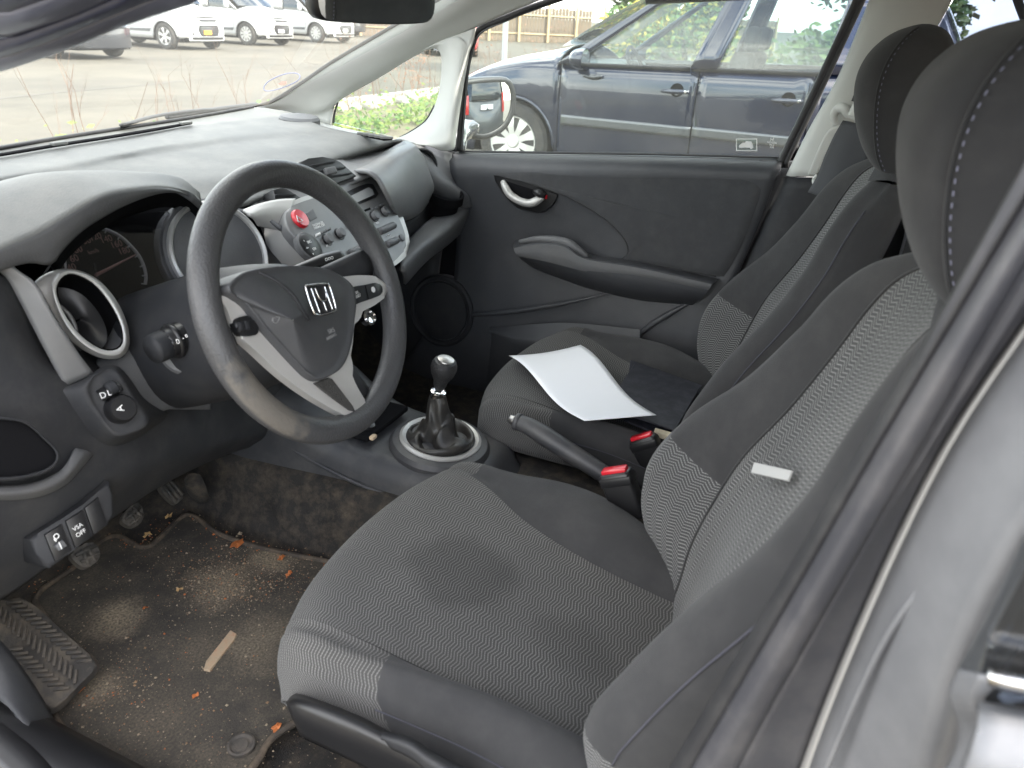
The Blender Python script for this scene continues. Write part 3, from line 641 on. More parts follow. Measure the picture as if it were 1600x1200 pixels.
# --- driver side B pillar, close to the lens at bottom right
def bl(L_): return L_
e = lambda a, b: [(1600+a*1.0, 120), (1600+a, 262), (0, 0)]
def pband(nm, a, b, m, bulge=.004, thick=.02):
    Mid = [(p+q)/2+(CAM-(p+q)/2).normalized()*bulge for p, q in zip(a, b)]
    return loft(nm, [a, Mid, b], m, BODY, 30, 8, thick=thick)
def ed(L_, x): return [U(a, b, x=x) for a, b in L_]
vv = (1400, 1200, 958, 708, 486, 270, 70, -130)
ev_ = lambda us, x: ed(list(zip(us, vv)), x)
E0 = ev_((925, 1045, 1190, 1337, 1470, 1600, 1720, 1840), -.70); E1 = ev_((962, 1080, 1222, 1366, 1498, 1627, 1746, 1866), -.713)
E2 = ev_((1070, 1155, 1290, 1436, 1562, 1690, 1805, 1920), -.72); E3 = ev_((1190, 1250, 1346, 1466, 1612, 1762, 1890, 2010), -.704)
E4 = ev_((1204, 1264, 1360, 1480, 1626, 1776, 1904, 2024), -.712)
E5 = ed([(1420, 1400), (1452, 1200), (1500, 1025), (1562, 890), (1700, 690), (1850, 480), (2000, 270), (2150, 70)], -.775)
pband('b_pillar_seal_lip', E0, E1, M['rubber'], .006)
pband('b_pillar_seal', E1, E2, M['bodyblack'], .014)
pband('b_pillar_channel', E2, E3, M['bodyblack'], -.003)
pband('b_pillar_flange', E3, E4, M['silver'], .003)
pband('b_pillar_outer', E4, E5, M['paint'], .004)
strip('b_pillar_crease', [p+Vector((-.004, 0, 0)) for p in ed([(1250, 1300), (1310, 1150), (1382, 995), (1461, 884), (1600, 717), (1750, 520), (1900, 310), (2050, 100)], -.733)], .0022, M['paint'])
# closed rear door: front edge, belt moulding, dark glass
RD = [(1600, 830), (1570, 900), (1530, 985), (1496, 1045), (1483, 1075), (1484, 1100), (1496, 1130), (1494, 1165), (1475, 1205), (1440, 1260)]
a_ = [U(u, v, x=-.79) for u, v in RD]; b_ = [U(u+26, v+6, x=-.80) for u, v in RD]; c_ = [U(u+40, v+10, x=-.805) for u, v in RD]
loft('rear_door_edge', [a_[3:], b_[3:], c_[3:]], M['paint'], BODY, 24, 6, thick=.012)
loft('rear_window_frame', [[U(u, v, x=-.788) for u, v in ((1490, 1058), (1530, 985), (1570, 905), (1600, 838), (1680, 670))], [U(u, v, x=-.80) for u, v in ((1524, 1070), (1548, 1000), (1600, 900), (1640, 830), (1720, 670))]], M['greyp'], BODY, 16, 6, thick=.012)
prism('rear_door_glass', [U(u, v, x=-.802) for u, v in ((1524, 1100), (1545, 1000), (1640, 822), (1800, 500), (2300, 500), (2300, 1120))], .005, M['tint'], BODY, 0, nrm=(-1, 0, 0))
loft('belt_moulding', [[U(u, v, x=-.808) for u, v in ((1545, 1041), (1600, 1052), (1700, 1070), (2200, 1160))], [U(u, v, x=-.818) for u, v in ((1545, 1055), (1600, 1066), (1700, 1086), (2200, 1180))], [U(u, v, x=-.818) for u, v in ((1544, 1072), (1600, 1086), (1700, 1106), (2200, 1200))]], M['chrome'], BODY, 16, 6, thick=.004)
loft('rear_door_panel', [[U(u, v, x=-.812) for u, v in ((1530, 1096), (1600, 1106), (1700, 1126), (2200, 1220))], [U(u, v, x=-.83) for u, v in ((1530, 1130), (1600, 1150), (1700, 1170), (2200, 1260))], [U(u, v, x=-.84) for u, v in ((1500, 1230), (1600, 1250), (1700, 1270), (2200, 1350))], [U(u, v, x=-.84) for u, v in ((1400, 1500), (1600, 1500), (1700, 1500), (2200, 1500))]], M['paint'], BODY, 16, 10, thick=.008)
# ================================================================== passenger door
DOOR = empty('car_door', (.68, .3, .35), 'dark grey front passenger door with its window closed and silver inner handle', 'door')
M['door'] = mat('door_plastic', (.040, .042, .047), .5, bump=.3, bscale=380, vary=.08, dust=(.2, .19, .18), dscale=8, damt=.1)
M['insert'] = mat('door_insert_cloth', (.030, .031, .034), .85, bump=.3, bscale=900, vary=.15, vscale=14, dust=(.22, .21, .2), dscale=26, damt=.08, sheen=.2)
rows = [Ux([(700, 237, .712), (860, 240, .712), (1040, 243, .71), (1222, 248, .708)]), Ux([(701, 243, .69), (860, 246, .688), (1040, 249, .685), (1221, 255, .685)]), Ux([(703, 262, .672), (860, 262, .666), (1040, 264, .662), (1217, 270, .664)]), Ux([(706, 282, .672), (860, 283, .668), (1040, 283, .668), (1207, 292, .668)]),
    Ux([(712, 330, .68), (860, 340, .682), (1040, 340, .682), (1188, 345, .675)]), Ux([(712, 400, .682), (860, 415, .682), (1040, 420, .68), (1158, 415, .675)]), Ux([(700, 470, .672), (860, 478, .662), (1040, 478, .66), (1130, 480, .665)]), Ux([(650, 540, .655), (860, 560, .642), (1040, 560, .645), (1100, 555, .655)]), Ux([(590, 625, .645), (800, 680, .638), (1000, 690, .64), (1080, 660, .65)])]
loft('door_panel', rows, M['door'], DOOR, 40, 40, thick=.02)
loft('door_front_edge', [Ux([(700, 238, .70), (704, 262, .69), (709, 282, .69), (722, 296, .69), (734, 312, .69), (738, 330, .69)]), Ux([(709, 236, .70), (711, 258, .688), (716, 276, .687), (730, 290, .687), (744, 308, .687), (748, 330, .69)])], M['rubber'], DOOR, 16, 5, thick=.006)
ins = [(762, 268), (860, 262), (1000, 259), (1120, 268), (1190, 285), (1182, 322), (1160, 380), (1136, 424), (1118, 432), (1040, 418), (972, 409), (981, 396), (975, 374), (945, 343), (905, 318), (872, 302), (800, 278)]
I0 = [U(a, b, x=.672) for a, b in ins]; ic = U(1060, 340, x=.668)
loft('door_insert', [I0]+[[p.lerp(ic, t)+Vector((dx, 0, 0)) for p in I0] for t, dx in ((.03, -.005), (.12, -.006), (.5, -.003), (.9, -.003), (.999, -.003))], M['insert'], DOOR, 90, 14, True)
strip('insert_piping', [U(a, b, x=.6685) for a, b in ins[8:]], .0016, M['rubber'], DOOR, 6, 60)
ar_ = loft('armrest', [Ux([(806, 376, .675), (840, 370, .675), (885, 373, .675), (920, 396, .675), (1000, 409, .675), (1124, 436, .675)]), Ux([(801, 384, .63), (840, 377, .62), (884, 380, .62), (917, 401, .62), (1000, 414, .62), (1118, 440, .63)]), Ux([(803, 390, .61), (840, 385, .595), (882, 388, .592), (915, 407, .592), (1000, 421, .594), (1112, 446, .61)]), Ux([(808, 400, .612), (840, 405, .598), (882, 418, .596), (930, 434, .596), (1000, 450, .598), (1098, 465, .615)]), Ux([(826, 414, .65), (850, 422, .635), (882, 434, .632), (930, 450, .632), (1000, 466, .634), (1084, 475, .645)]), Ux([(832, 418, .68), (850, 426, .68), (882, 438, .68), (930, 454, .68), (1000, 470, .68), (1080, 478, .68)])], M['door'], DOOR, 50, 20)
loft('armrest_pad', [Ux([(803, 388, .606), (840, 382, .591), (882, 386, .588), (915, 405, .588), (1000, 419, .590), (1112, 444, .606)]), Ux([(805, 396, .603), (840, 398, .589), (882, 405, .588), (915, 417, .588), (1000, 428, .590), (1110, 449, .606)]), Ux([(809, 401, .608), (840, 406, .594), (882, 416, .592), (915, 424, .592), (1000, 434, .594), (1106, 453, .609)])], M['plastic'], ar_, 40, 8)
prism('window_switch', Ux([(838, 373, .637), (846, 371.5, .637), (862, 372.5, .637), (862, 377, .637), (842, 378, .637)]), .01, M['black'], ar_, .001, 1, nrm=(-.3, 0, 1))
strip('pull_grip', Ux([(812, 378, .625), (845, 374, .617), (882, 378, .615), (902, 389, .615), (918, 401, .62)]), [.006, .009, .011, .011, .006], M['plastic'], ar_, 10, 30)
bez = prism('handle_bezel', [U(a, b, x=.668) for a, b in ((769, 270.5), (800, 279), (872, 302), (868, 314), (860, 324), (850, 331), (838, 333), (809, 326), (795, 315), (784, 301), (773, 283))], .02, M['black'], DOOR, .004, 2, nrm=(-1, 0, .1))
prism('handle_cup', [U(a, b, x=.6665) for a, b in ((788, 282), (835, 297), (852, 302), (850, 313), (838, 317), (812, 315), (800, 306), (792, 294))], .012, M['deep'], bez, .003, 2, nrm=(-1, 0, .1))
tube('handle_lever', Ux([(786, 284, .664), (789, 291, .656), (797, 304, .652), (812, 314, .650), (828, 317.5, .652), (840, 313, .656), (848, 308, .66)]), [.007, .010, .010, .010, .010, .011, .008], M['silver'], bez, 12, 40)
tube('lock_knob', Ux([(836, 299, .66), (843, 302, .652), (850, 306, .66)]), [.008, .011, .008], M['black'], bez, 10, 12)
prism('lock_mark', [U(a, b, x=.6655) for a, b in ((851.5, 304), (854.5, 305), (854.5, 311), (851.5, 311))], .003, M['red'], bez, 0, nrm=(-1, 0, 0))
sc = U(690, 486, x=.665)
spk = lathe('speaker', sc, (-1, .05, .12), [(.103, -.02), (.103, .004), (.097, .010), (.089, .008), (.085, -.002), (.06, .002), (.001, .006)], M['dark'], DOOR, 48)
lathe('speaker_grille', sc, (-1, .05, .12), [(.084, -.004), (.082, .004), (.05, .008), (.001, .010)], M['dark'], spk, 40)
strip('pocket_ridge', Ux([(738, 492, .655), (800, 487, .647), (860, 478, .643), (910, 468, .645), (955, 457, .655)]), [.006, .007, .006, .005, .002], M['door'], DOOR, 8, 40)
loft('pocket_lip', [Ux([(766, 511, .65), (790, 510, .64), (840, 506, .63), (900, 505, .63), (1000, 515, .63)]), Ux([(764, 517, .62), (790, 527, .60), (830, 535, .59), (900, 545, .59), (1000, 555, .60)]), Ux([(768, 524, .625), (790, 533, .605), (830, 541, .595), (900, 552, .595), (1000, 562, .605)]), Ux([(760, 600, .64), (790, 620, .63), (830, 640, .62), (900, 650, .62), (1000, 660, .62)])], M['door'], DOOR, 24, 14)
strip('door_crease', Ux([(1075, 474, .655), (1050, 488, .648), (1020, 506, .645), (992, 528, .645)]), [.004, .008, .008, .006], M['door'], DOOR, 8, 30)
prism('door_end_cap', Ux([(1186, 250, .69), (1214, 252, .69), (1206, 290, .685), (1196, 320, .68), (1188, 310, .68)]), .01, M['bodyblack'], DOOR, .002, 1, nrm=(-1, 0, .2))
strip('window_channel', Ux([(716, 236, .708), (719, 200, .708), (726, 115, .708), (735, 72, .706), (748, 47, .704), (790, 28, .70), (830, 12, .70), (900, -12, .695), (1000, -45, .69)]), .0075, M['rubber'], DOOR, 8, 70)
strip('window_channel_lip', Ux([(722, 236, .706), (724, 200, .706), (731, 118, .706), (740, 76, .704), (752, 51, .702), (792, 32, .70), (832, 16, .70), (902, -8, .695)]), .0025, M['greyp'], DOOR, 6, 60)
strip('belt_seal', Ux([(718, 237, .709), (860, 239, .709), (1040, 242, .708), (1222, 247, .706)]), .0035, M['rubber'], DOOR, 6, 30)
strip('belt_seal_lip', Ux([(720, 239.5, .702), (860, 242, .702), (1040, 245, .70), (1220, 250, .70)]), .0022, M['greyp'], DOOR, 6, 30)
gw = prism('window_glass', Ux([(714, 244, .716), (1224, 254, .714), (1262, 165, .712), (1304, 75, .705), (1345, -8, .695), (1200, -70, .685), (1000, -48, .688), (830, 8, .70), (745, 44, .706), (724, 115, .712)]), .004, M['glass'], DOOR, 0, nrm=(-1, 0, .1))
# window stickers
def rectframe(nm, u0, v0, u1, v1, x, t, m, par):
    for a in ((u0, v0, u1, v0+t), (u0, v1-t, u1, v1), (u0, v0+t, u0+t, v1-t), (u1-t, v0+t, u1, v1-t)):
        prism(nm, [U(p, q, x=x) for p, q in ((a[0], a[1]), (a[2], a[1]), (a[2], a[3]), (a[0], a[3]))], .0004, m, par, 0, nrm=(-1, 0, 0))
st_ = prism('window_sticker', [U(a, b, x=.7105) for a, b in ((1150, 216.5), (1183, 217.5), (1182, 236), (1149.5, 235))], .0003, M['glass'], gw, 0, nrm=(-1, 0, 0))
rectframe('sticker_border', 1150, 216.5, 1183, 236, .7095, 1.3, M['white'], st_)
prism('sticker_car', [U(a, b, x=.7093) for a, b in ((1164, 223), (1166, 220.5), (1174, 221), (1176, 225), (1177, 231), (1173, 233), (1172, 231), (1164, 230.5), (1155, 231), (1155, 227), (1160, 223))], .0003, M['white'], st_, 0, nrm=(-1, 0, 0))
tq = U(1206, 218.5, x=.7095); text('glass_etching', 'H', tq, (0, -1, 0), (0, 0, 1), .011, M['white'], gw)
for i, s_ in enumerate(('HONDA', 'AS-1', '43R')): text('glass_etching', s_, U(1206, 223+i*3.6, x=.7095), (0, -1, 0), (0, 0, 1), .0055, M['white'], gw)
# outside mirror of that door
mc = U(762, 170, x=.985); mn = Vector((-.375, -.925, .05)).normalized(); mp_ = Pl(mc, mn)
mo = [(710, 136), (735, 125.5), (784, 121.5), (800, 127), (807, 147), (805, 176), (791, 202), (764, 216), (736, 214), (721, 199), (711, 173)]
mi = [(714, 141), (736, 132), (782, 128.5), (794, 133), (799, 149), (797, 173), (785, 195), (762, 208), (739, 206), (727, 194), (717, 171)]
def cl2(pl, L_, n, off=0): return crom([pl.at(a, b, off) for a, b in L_], n, True)
hs = loft('mirror_housing', [cl2(mp_, mi, 40, -.004), cl2(mp_, mo, 40, 0), [p+(p-mc)*.04-mn*.03 for p in cl2(mp_, mo, 40)], [p-(p-mc)*.15-mn*.08 for p in cl2(mp_, mo, 40)], [p-(p-mc)*.9-mn*.11 for p in cl2(mp_, mo, 40)]], M['black'], DOOR, 40, 14, True)
rings = []
for k in (1.0, .8, .6, .4, .2, .02):
    rings.append([mc+(p-mc)*k + mn*(-(((p-mc)*k).length**2)/(2*1.2)+.0) for p in cl2(mp_, mi, 40)])
loft('mirror_glass', rings, M['mirror'], hs, 40, 20, True)
tube('mirror_foot', [mc+Vector((-.02, .04, -.05)), mc+Vector((-.12, .03, -.06)), Vector((.74, .74, .95))], .03, M['darkp'], hs, 10, 12)
# ================================================================== seat belt on the passenger pillar
BELT = empty('seat_belt', U(1300, 240, x=.63), 'dark grey passenger seat belt hanging from its pillar anchor', 'seat belt')
M['web'] = mat('belt_webbing', (.045, .047, .052), .8, bump=.4, bscale=1200)
loft('webbing', [Ux([(1317, 188, .622), (1303, 212, .615), (1288, 245, .60), (1276, 276, .59), (1262, 300, .58)]), Ux([(1336, 192, .60), (1325, 220, .59), (1312, 255, .575), (1304, 285, .56), (1296, 312, .55)]), Ux([(1356, 200, .585), (1356, 240, .57), (1352, 280, .555), (1350, 300, .545), (1346, 325, .535)])], M['web'], BELT, 16, 14, thick=.0015)
tube('anchor_hook', Ux([(1306, 196, .63), (1303, 180, .63), (1310, 170, .63), (1321, 170, .62), (1327, 178, .62), (1350, 184, .61), (1366, 186, .60)]), [.005, .008, .010, .010, .009, .008, .006], M['pillar'], BELT, 10, 40)
tube('anchor_bolt_cover', Ux([(1334, 182, .61), (1345, 160, .61), (1358, 140, .61)]), [.012, .014, .008], M['pillar'], BELT, 10, 16)
tube('belt_guide', Ux([(1276, 274, .62), (1271, 282, .615), (1275, 292, .61), (1282, 295, .61)]), .0035, M['pillar'], BELT, 8, 16)

loft('door_jamb', [Ux([(1262, 250, .72), (1240, 345, .72), (1200, 430, .715), (1160, 520, .705), (1130, 600, .695)]), Ux([(1200, 255, .73), (1160, 345, .73), (1120, 430, .73), (1085, 520, .72), (1060, 600, .71)])], M['bodyblack'], BODY, 16, 4, thick=.01)
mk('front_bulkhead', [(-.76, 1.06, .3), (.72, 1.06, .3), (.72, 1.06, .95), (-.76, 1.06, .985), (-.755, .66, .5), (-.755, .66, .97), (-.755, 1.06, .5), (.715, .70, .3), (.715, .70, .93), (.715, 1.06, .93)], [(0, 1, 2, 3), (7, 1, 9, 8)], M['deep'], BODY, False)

# roof rails and upper side frames close the body above the doors
for sx_ in (-1, 1):
    loft('roof_rail', [[(sx_*.61, y, 1.41+dz), (sx_*.66, y, 1.385+dz), (sx_*.70, y, 1.335+dz)] for y, dz in ((.25, -.02), (-.1, .005), (-.5, .015), (-1.1, .0), (-1.75, -.05))], M['paint'], BODY, 10, 16, thick=.012)
    loft('rear_side_frame', [[(sx_*.70, y, 1.34), (sx_*.75, y, 1.22), (sx_*.80, y, 1.02), (sx_*.81, y, .6)] for y in (-1.25, -1.5, -1.8)], M['paint'], BODY, 12, 6, thick=.012)
loft('rear_left_glass', [[(-.705, y, 1.33), (-.755, y, 1.2), (-.80, y, 1.02)] for y in (-.55, -.9, -1.26)], M['tint'], BODY, 10, 6)

loft('dash_side_panel', [[(-.745, .60, .985), (-.75, .80, 1.01), (-.755, 1.02, 1.015)], [(-.75, .585, .80), (-.755, .80, .80), (-.76, 1.04, .80)], [(-.745, .575, .62), (-.75, .80, .58), (-.755, 1.04, .55)], [(-.735, .64, .50), (-.735, .85, .42), (-.735, 1.04, .35)]], M['dark'], BODY, 14, 16, thick=.01)
# ================================================================== dashboard
DASH = empty('dashboard', (0, .8, .6), 'grey plastic dashboard with instrument cluster, centre stack and vents', 'dashboard')
R_ = lambda L_, z: [U(a, b, z=z) for a, b in L_]
loft('dash_top', [R_([(-560, 335), (-260, 272), (-60, 241), (0, 232), (90, 217), (220, 197), (310, 183), (395, 168), (436, 172), (452, 175)], 1.030),
    R_([(-560, 350), (-260, 285), (-60, 250), (0, 241), (90, 226), (220, 205), (310, 191), (395, 178), (440, 178), (462, 180)], 1.026),
    R_([(-560, 385), (-260, 322), (-60, 284), (0, 274), (90, 257), (220, 233), (306, 219), (400, 206), (460, 200), (505, 197)], 1.019),
    R_([(-560, 400), (-260, 333), (-60, 296), (0, 285), (100, 268), (220, 243), (310, 230), (410, 218), (490, 211), (545, 206)], 1.011),
    R_([(-560, 420), (-260, 350), (-60, 310), (20, 296), (110, 282), (225, 262), (330, 248), (430, 238), (520, 226), (585, 213)], 1.002),
    R_([(-560, 460), (-260, 380), (-60, 335), (40, 315), (130, 300), (230, 292), (330, 284), (430, 270), (520, 248), (622, 220)], .985),
    R_([(-560, 500), (-260, 420), (-60, 370), (40, 345), (140, 330), (260, 330), (350, 325), (430, 300), (535, 256), (640, 224)], .955)], M['dashtop'], DASH, 70, 50, thick=.008)
gv = loft('demister_slot', [R_([(-60, 248), (0, 239), (90, 224), (180, 210), (240, 200), (300, 190)], 1.0325), R_([(-60, 251), (0, 242), (90, 227), (180, 213), (240, 203), (300, 192)], 1.0315)], M['deep'], DASH, 24, 3, thick=.003)
for a, b in ((92, 224), (290, 192)): rbox('slot_bridge', U(a, b, z=1.034), (.03, .012, .006), M['dashtop'], gv, .002)
lathe('dash_tweeter', U(468, 189, z=1.018), (0, -.05, 1), [(.05, -.01), (.05, .006), (.045, .012), (.02, .016), (.001, .017)], M['plastic'], DASH, 32, (1, 0, 0))
sg = prism('side_demister', R_([(562, 207), (575, 207.5), (600, 211), (613, 215), (600, 216), (580, 212)], 1.012), .006, M['deep'], DASH, .001, 1, nrm=(0, 0, 1))
for i in range(5): 
    p = U(568+i*9, 209+i*1.5, z=1.014); rbox('demister_fin', p, (.006, .03, .006), M['dashtop'], sg, .001, 1, Matrix.Rotation(.5, 3, 'Z'))
# --- instrument hood
h0 = [Vector((-.745, .86, 1.005))]+Uy([(-140, 330, .80), (-60, 300, .81), (0, 284, .82), (70, 285, .82), (140, 287, .81), (200, 290, .79), (245, 290, .77), (282, 295, .75), (316, 322, .72)])
h1 = [Vector((-.745, .63, .965))]+Uy([(-140, 455, .60), (-60, 418, .61), (0, 390, .615), (57, 366, .62), (115, 332, .625), (161, 307, .63), (205, 297, .645), (250, 293, .665), (285, 300, .68), (314, 322, .70)])
h1a = [p.lerp(q, .9)+Vector((0, 0, .006)) for p, q in zip(crom(h0, 16), crom(h1, 16))]
h2 = [Vector((-.745, .635, .945))]+Uy([(-140, 485, .615), (-60, 450, .62), (0, 424, .625), (45, 411, .63), (80, 414, .632), (98, 392, .635), (128, 362, .64), (163, 339, .645), (201, 319, .655), (240, 305, .668), (268, 301, .68), (296, 307, .69), (314, 323, .70)])
mid = [p.lerp(q, .45)+Vector((0, 0, .022)) for p, q in zip(crom(h0, 16), crom(h1, 16))]
loft('instrument_hood', [crom(h0, 16), mid, h1a, h1], M['dashtop'], DASH, 50, 20, thick=.006)
loft('hood_face', [h1, [p.lerp(q, .5)+Vector((0, -.004, 0)) for p, q in zip(crom(h1, 16), crom(h2, 16))], h2], M['plastic'], DASH, 60, 8, thick=.006)
ha = h2[5:]; hb = Uy([(88, 430, .74), (112, 398, .745), (150, 366, .75), (185, 346, .755), (220, 332, .76), (255, 324, .765), (285, 330, .765), (300, 350, .765), (308, 372, .765)])
loft('hood_inner', [ha, [p.lerp(q, .5)+Vector((0, 0, .012)) for p, q in zip(ha, hb)], hb], M['deep'], DASH, 40, 8, thick=.004)
# --- instrument cluster
CL = Pl(U(190, 420, y=.755), (0, -.90, .43))
cf = prism('cluster_face', [CL.at(a, b) for a, b in ((60, 445), (95, 392), (130, 358), (200, 318), (270, 300), (316, 322), (310, 420), (285, 490), (200, 500), (110, 480))], .01, M['deep'], DASH, 0)
M['dial'] = mat('dial_print', (.55, .55, .55), .5); M['dialred'] = mat('dial_red_print', (.40, .22, .20), .5)
arc = [(151, 358), (166, 359), (187, 369), (203, 383), (216, 398), (224, 414), (228, 430), (227, 444)]
tube('dial_arc', [CL.at(a, b, .003) for a, b in arc], .0026, M['dial'], cf, 6, 40)
tube('dial_arc', [CL.at(a, b, .003) for a, b in ((104, 394), (102, 408), (103, 420))], .0016, M['dial'], cf, 6, 12)
for (a, b), s_ in zip(((112, 418), (116, 404), (122, 390), (132, 377), (149, 370), (166, 374), (182, 382), (194, 392)), ('40', '60', '80', '100', '120', '140', '160', '180')):
    text('dial_number', s_, CL.at(a, b, .003), CL.a, CL.b, .014, M['dialred'], cf)
text('dial_unit', 'km/h', CL.at(146, 393, .003), CL.a, CL.b, .009, M['dialred'], cf)
for (a, b), (c, d) in zip(arc[1:], [(164, 364), (184, 374), (199, 387), (211, 402), (219, 417), (222, 431), (221, 443)]): tube('dial_tick', [CL.at(a, b, .004), CL.at(c, d, .004)], .0011, M['dial'], cf, 5, 2)
tube('dial_inner_arc', [CL.at(a, b, .003) for a, b in ((147, 412), (150, 428), (158, 446), (170, 462))], .0025, M['dark'], cf, 6, 16)
tube('needle', [CL.at(150, 430, .006), CL.at(212, 398, .006)], [.003, .001], M['dialred'], cf, 6, 4)
prism('cluster_lens', [CL.at(a, b, .022) for a, b in ((95, 420), (120, 385), (165, 350), (205, 335), (262, 330), (285, 360), (280, 420), (262, 470), (180, 478), (140, 462))], .002, M['lens'], cf, 0)
# --- round vent on the left with its silver surround
VP = Pl(U(142, 492, y=.625), (-.08, -.90, .42))
vin = [(88, 455), (96, 434), (115, 428), (146, 443), (172, 474), (189, 508), (192, 535), (180, 547), (157, 545), (126, 524), (100, 489)]
vo1 = [(82, 452), (93, 428), (115, 422), (149, 437), (177, 470), (195, 507), (198, 538), (184, 555), (155, 552), (121, 530), (94, 492)]
vo2 = [(52, 448), (80, 424), (116, 421), (152, 436), (181, 468), (199, 507), (202, 541), (186, 560), (152, 558), (112, 534), (78, 494)]
ring = lambda pl, L_, off, n=44: crom([pl.at(a, b, off) for a, b in L_], n, True)
vb = loft('vent_surround', [ring(VP, vin, -.012), ring(VP, vin, .004), ring(VP, vo1, .006), ring(VP, vo1, 0), ring(VP, vo2, -.012), ring(VP, vo2, -.03)], M['silver'], DASH, 44, 16, True, vlin=True)
loft('vent_barrel', [ring(VP, vin, -.010), [p*.0+(VP.p+(p-VP.p)*.92) for p in ring(VP, vin, -.075)], [VP.p+(p-VP.p)*.02-VP.n*.08 for p in ring(VP, vin, 0)]], M['deep'], vb, 44, 8, True, vlin=True)
loft('vent_flap', [[VP.p+(p-VP.p)*k+VP.n*(-.045)+VP.n*((p-VP.p).dot(VP.a)*.5) for p in ring(VP, vin, 0)] for k in (.86, .5, .02)], M['black'], vb, 44, 5, True, vlin=True)
strip('vent_flap_glint', [VP.at(a, b, -.03) for a, b in ((93, 478), (108, 492), (117, 510), (119, 524))], .003, M['satin'], vb, 6, 16)  # satin arc put in for the light reflected inside the vent
loft('fascia_end', [Uy([(-80, 398, .645), (-30, 414, .645), (6, 430, .638), (32, 474, .63), (64, 536, .618), (102, 604, .604)]), Uy([(0, 408, .632), (30, 424, .628), (58, 446, .618), (82, 492, .608), (110, 535, .60), (147, 584, .595)])], M['satin'], DASH, 24, 6, thick=.008)
# --- round instrument on the right of the cluster
PC = U(344, 396, y=.705); PN = Vector((-.16, -.88, .44)).normalized()
pod = lathe('round_instrument', PC, PN, [(.100, -.09), (.100, -.02), (.096, -.004), (.090, -.002)], M['plastic'], DASH, 48)
lathe('silver_ring', PC, PN, [(.092, -.008), (.0905, .004), (.087, .007), (.083, .003), (.081, -.012)], M['silver'], pod, 48)
lathe('instrument_wall', PC, PN, [(.081, -.008), (.074, -.06), (.001, -.061)], M['deep'], pod, 48)
pd = Pl(PC-PN*.055, PN)
text('dial_number', '0  1/2  F', pd.ab(0, .03, .004), pd.a, pd.b, .014, M['dialred'], pod)
tube('dial_arc', [pd.ab(.055*math.cos(q), .055*math.sin(q), .003) for q in [math.radians(d_) for d_ in range(20, 161, 14)]], .0015, M['dial'], pod, 5, 24)
lathe('instrument_lens', PC, PN, [(.080, -.022), (.04, -.017), (.001, -.0155)], M['lens'], pod, 40)
# --- knee panel under the wheel
M['kneep'] = mat('lower_dash_plastic', (.036, .037, .040), .62, spec=.2, bump=.15, bscale=800, vary=.08, dust=(.28, .26, .23), dscale=14, damt=.1)
loft('knee_panel', [Uy([(-200, 520, .66), (-60, 445, .66), (20, 425, .66), (100, 470, .71), (190, 505, .72), (262, 470, .72), (330, 455, .73), (420, 440, .72)]),
    Uy([(-200, 590, .62), (-60, 500, .62), (0, 480, .62), (90, 560, .645), (200, 565, .66), (290, 520, .68), (340, 520, .70), (440, 500, .70)]),
    Uy([(-200, 680, .60), (-60, 610, .60), (20, 590, .60), (100, 605, .60), (210, 610, .615), (280, 600, .64), (340, 605, .66), (440, 590, .68)]),
    Uy([(-200, 780, .58), (-60, 700, .58), (20, 680, .58), (110, 680, .58), (220, 680, .595), (300, 660, .63), (350, 650, .66), (450, 640, .68)]),
    Uy([(-200, 860, .56), (-60, 790, .56), (20, 765, .56), (110, 750, .565), (210, 730, .58), (290, 700, .62), (360, 675, .66), (450, 660, .68)]),
    Uy([(-200, 930, .58), (-60, 860, .58), (20, 835, .58), (100, 815, .585), (190, 770, .60), (280, 725, .63), (370, 690, .67), (450, 680, .70)]),
    Uy([(-200, 1000, .68), (-60, 960, .66), (0, 938, .655), (60, 898, .645), (150, 830, .645), (260, 755, .67), (370, 705, .72), (450, 690, .74)])], M['kneep'], DASH, 60, 50, thick=.01)
loft('column_housing', [Uy([(150, 565, .64), (200, 480, .69), (270, 455, .70), (330, 450, .70)]), Uy([(170, 590, .61), (218, 520, .64), (262, 490, .655), (330, 490, .66)]), Uy([(205, 620, .60), (232, 570, .61), (262, 540, .62), (330, 560, .62)]), Uy([(235, 655, .60), (262, 640, .60), (290, 640, .61), (330, 640, .62)])], M['plastic'], DASH, 30, 20, thick=.008)
# --- switch pod with mirror controls
SP_ = Pl(U(184, 628, y=.562), (-.22, -.88, .42))
fo = [(140, 602), (150, 586), (168, 578), (180, 581), (192, 599), (211, 629), (228, 657), (222, 668), (204, 675), (184, 680), (174, 673), (159, 650), (142, 620)]
oo = [(94, 610), (112, 601), (140, 586), (162, 572), (184, 572), (202, 590), (225, 622), (250, 640), (264, 648), (240, 668), (205, 693), (178, 704), (154, 705), (134, 696), (118, 676), (101, 645)]
fr_ = ring(SP_, fo, 0, 40)
ou_ = crom([U(a, b, y=.60) for a, b in oo], 40, True)
sh = max(range(40), key=lambda k: -sum((fr_[i]-ou_[(i+k) % 40]).length for i in range(40))); ou_ = ou_[sh:]+ou_[:sh]
spod = loft('switch_pod', [ou_, [p.lerp(q, .8)+SP_.n*.004 for p, q in zip(ou_, fr_)], fr_, [SP_.p+(p-SP_.p)*.9-SP_.n*.002 for p in fr_], [SP_.p+(p-SP_.p)*.05-SP_.n*.002 for p in fr_]], M['kneep'], DASH, 40, 24, True)
tube('mirror_slider', [SP_.at(156, 619, .0), SP_.at(169, 611, .0), SP_.at(184, 603, .0)], .012, M['black'], spod, 12, 16, ry=.6)
tube('slider_grip', [SP_.at(168, 610, .008), SP_.at(180, 603, .008)], .009, M['dark'], spod, 10, 8)
kb = lathe('mirror_joystick', SP_.at(187, 639), SP_.n, [(.0195, -.002), (.0195, .004), (.0175, .012), (.0155, .015), (.001, .015)], M['black'], spod, 32)
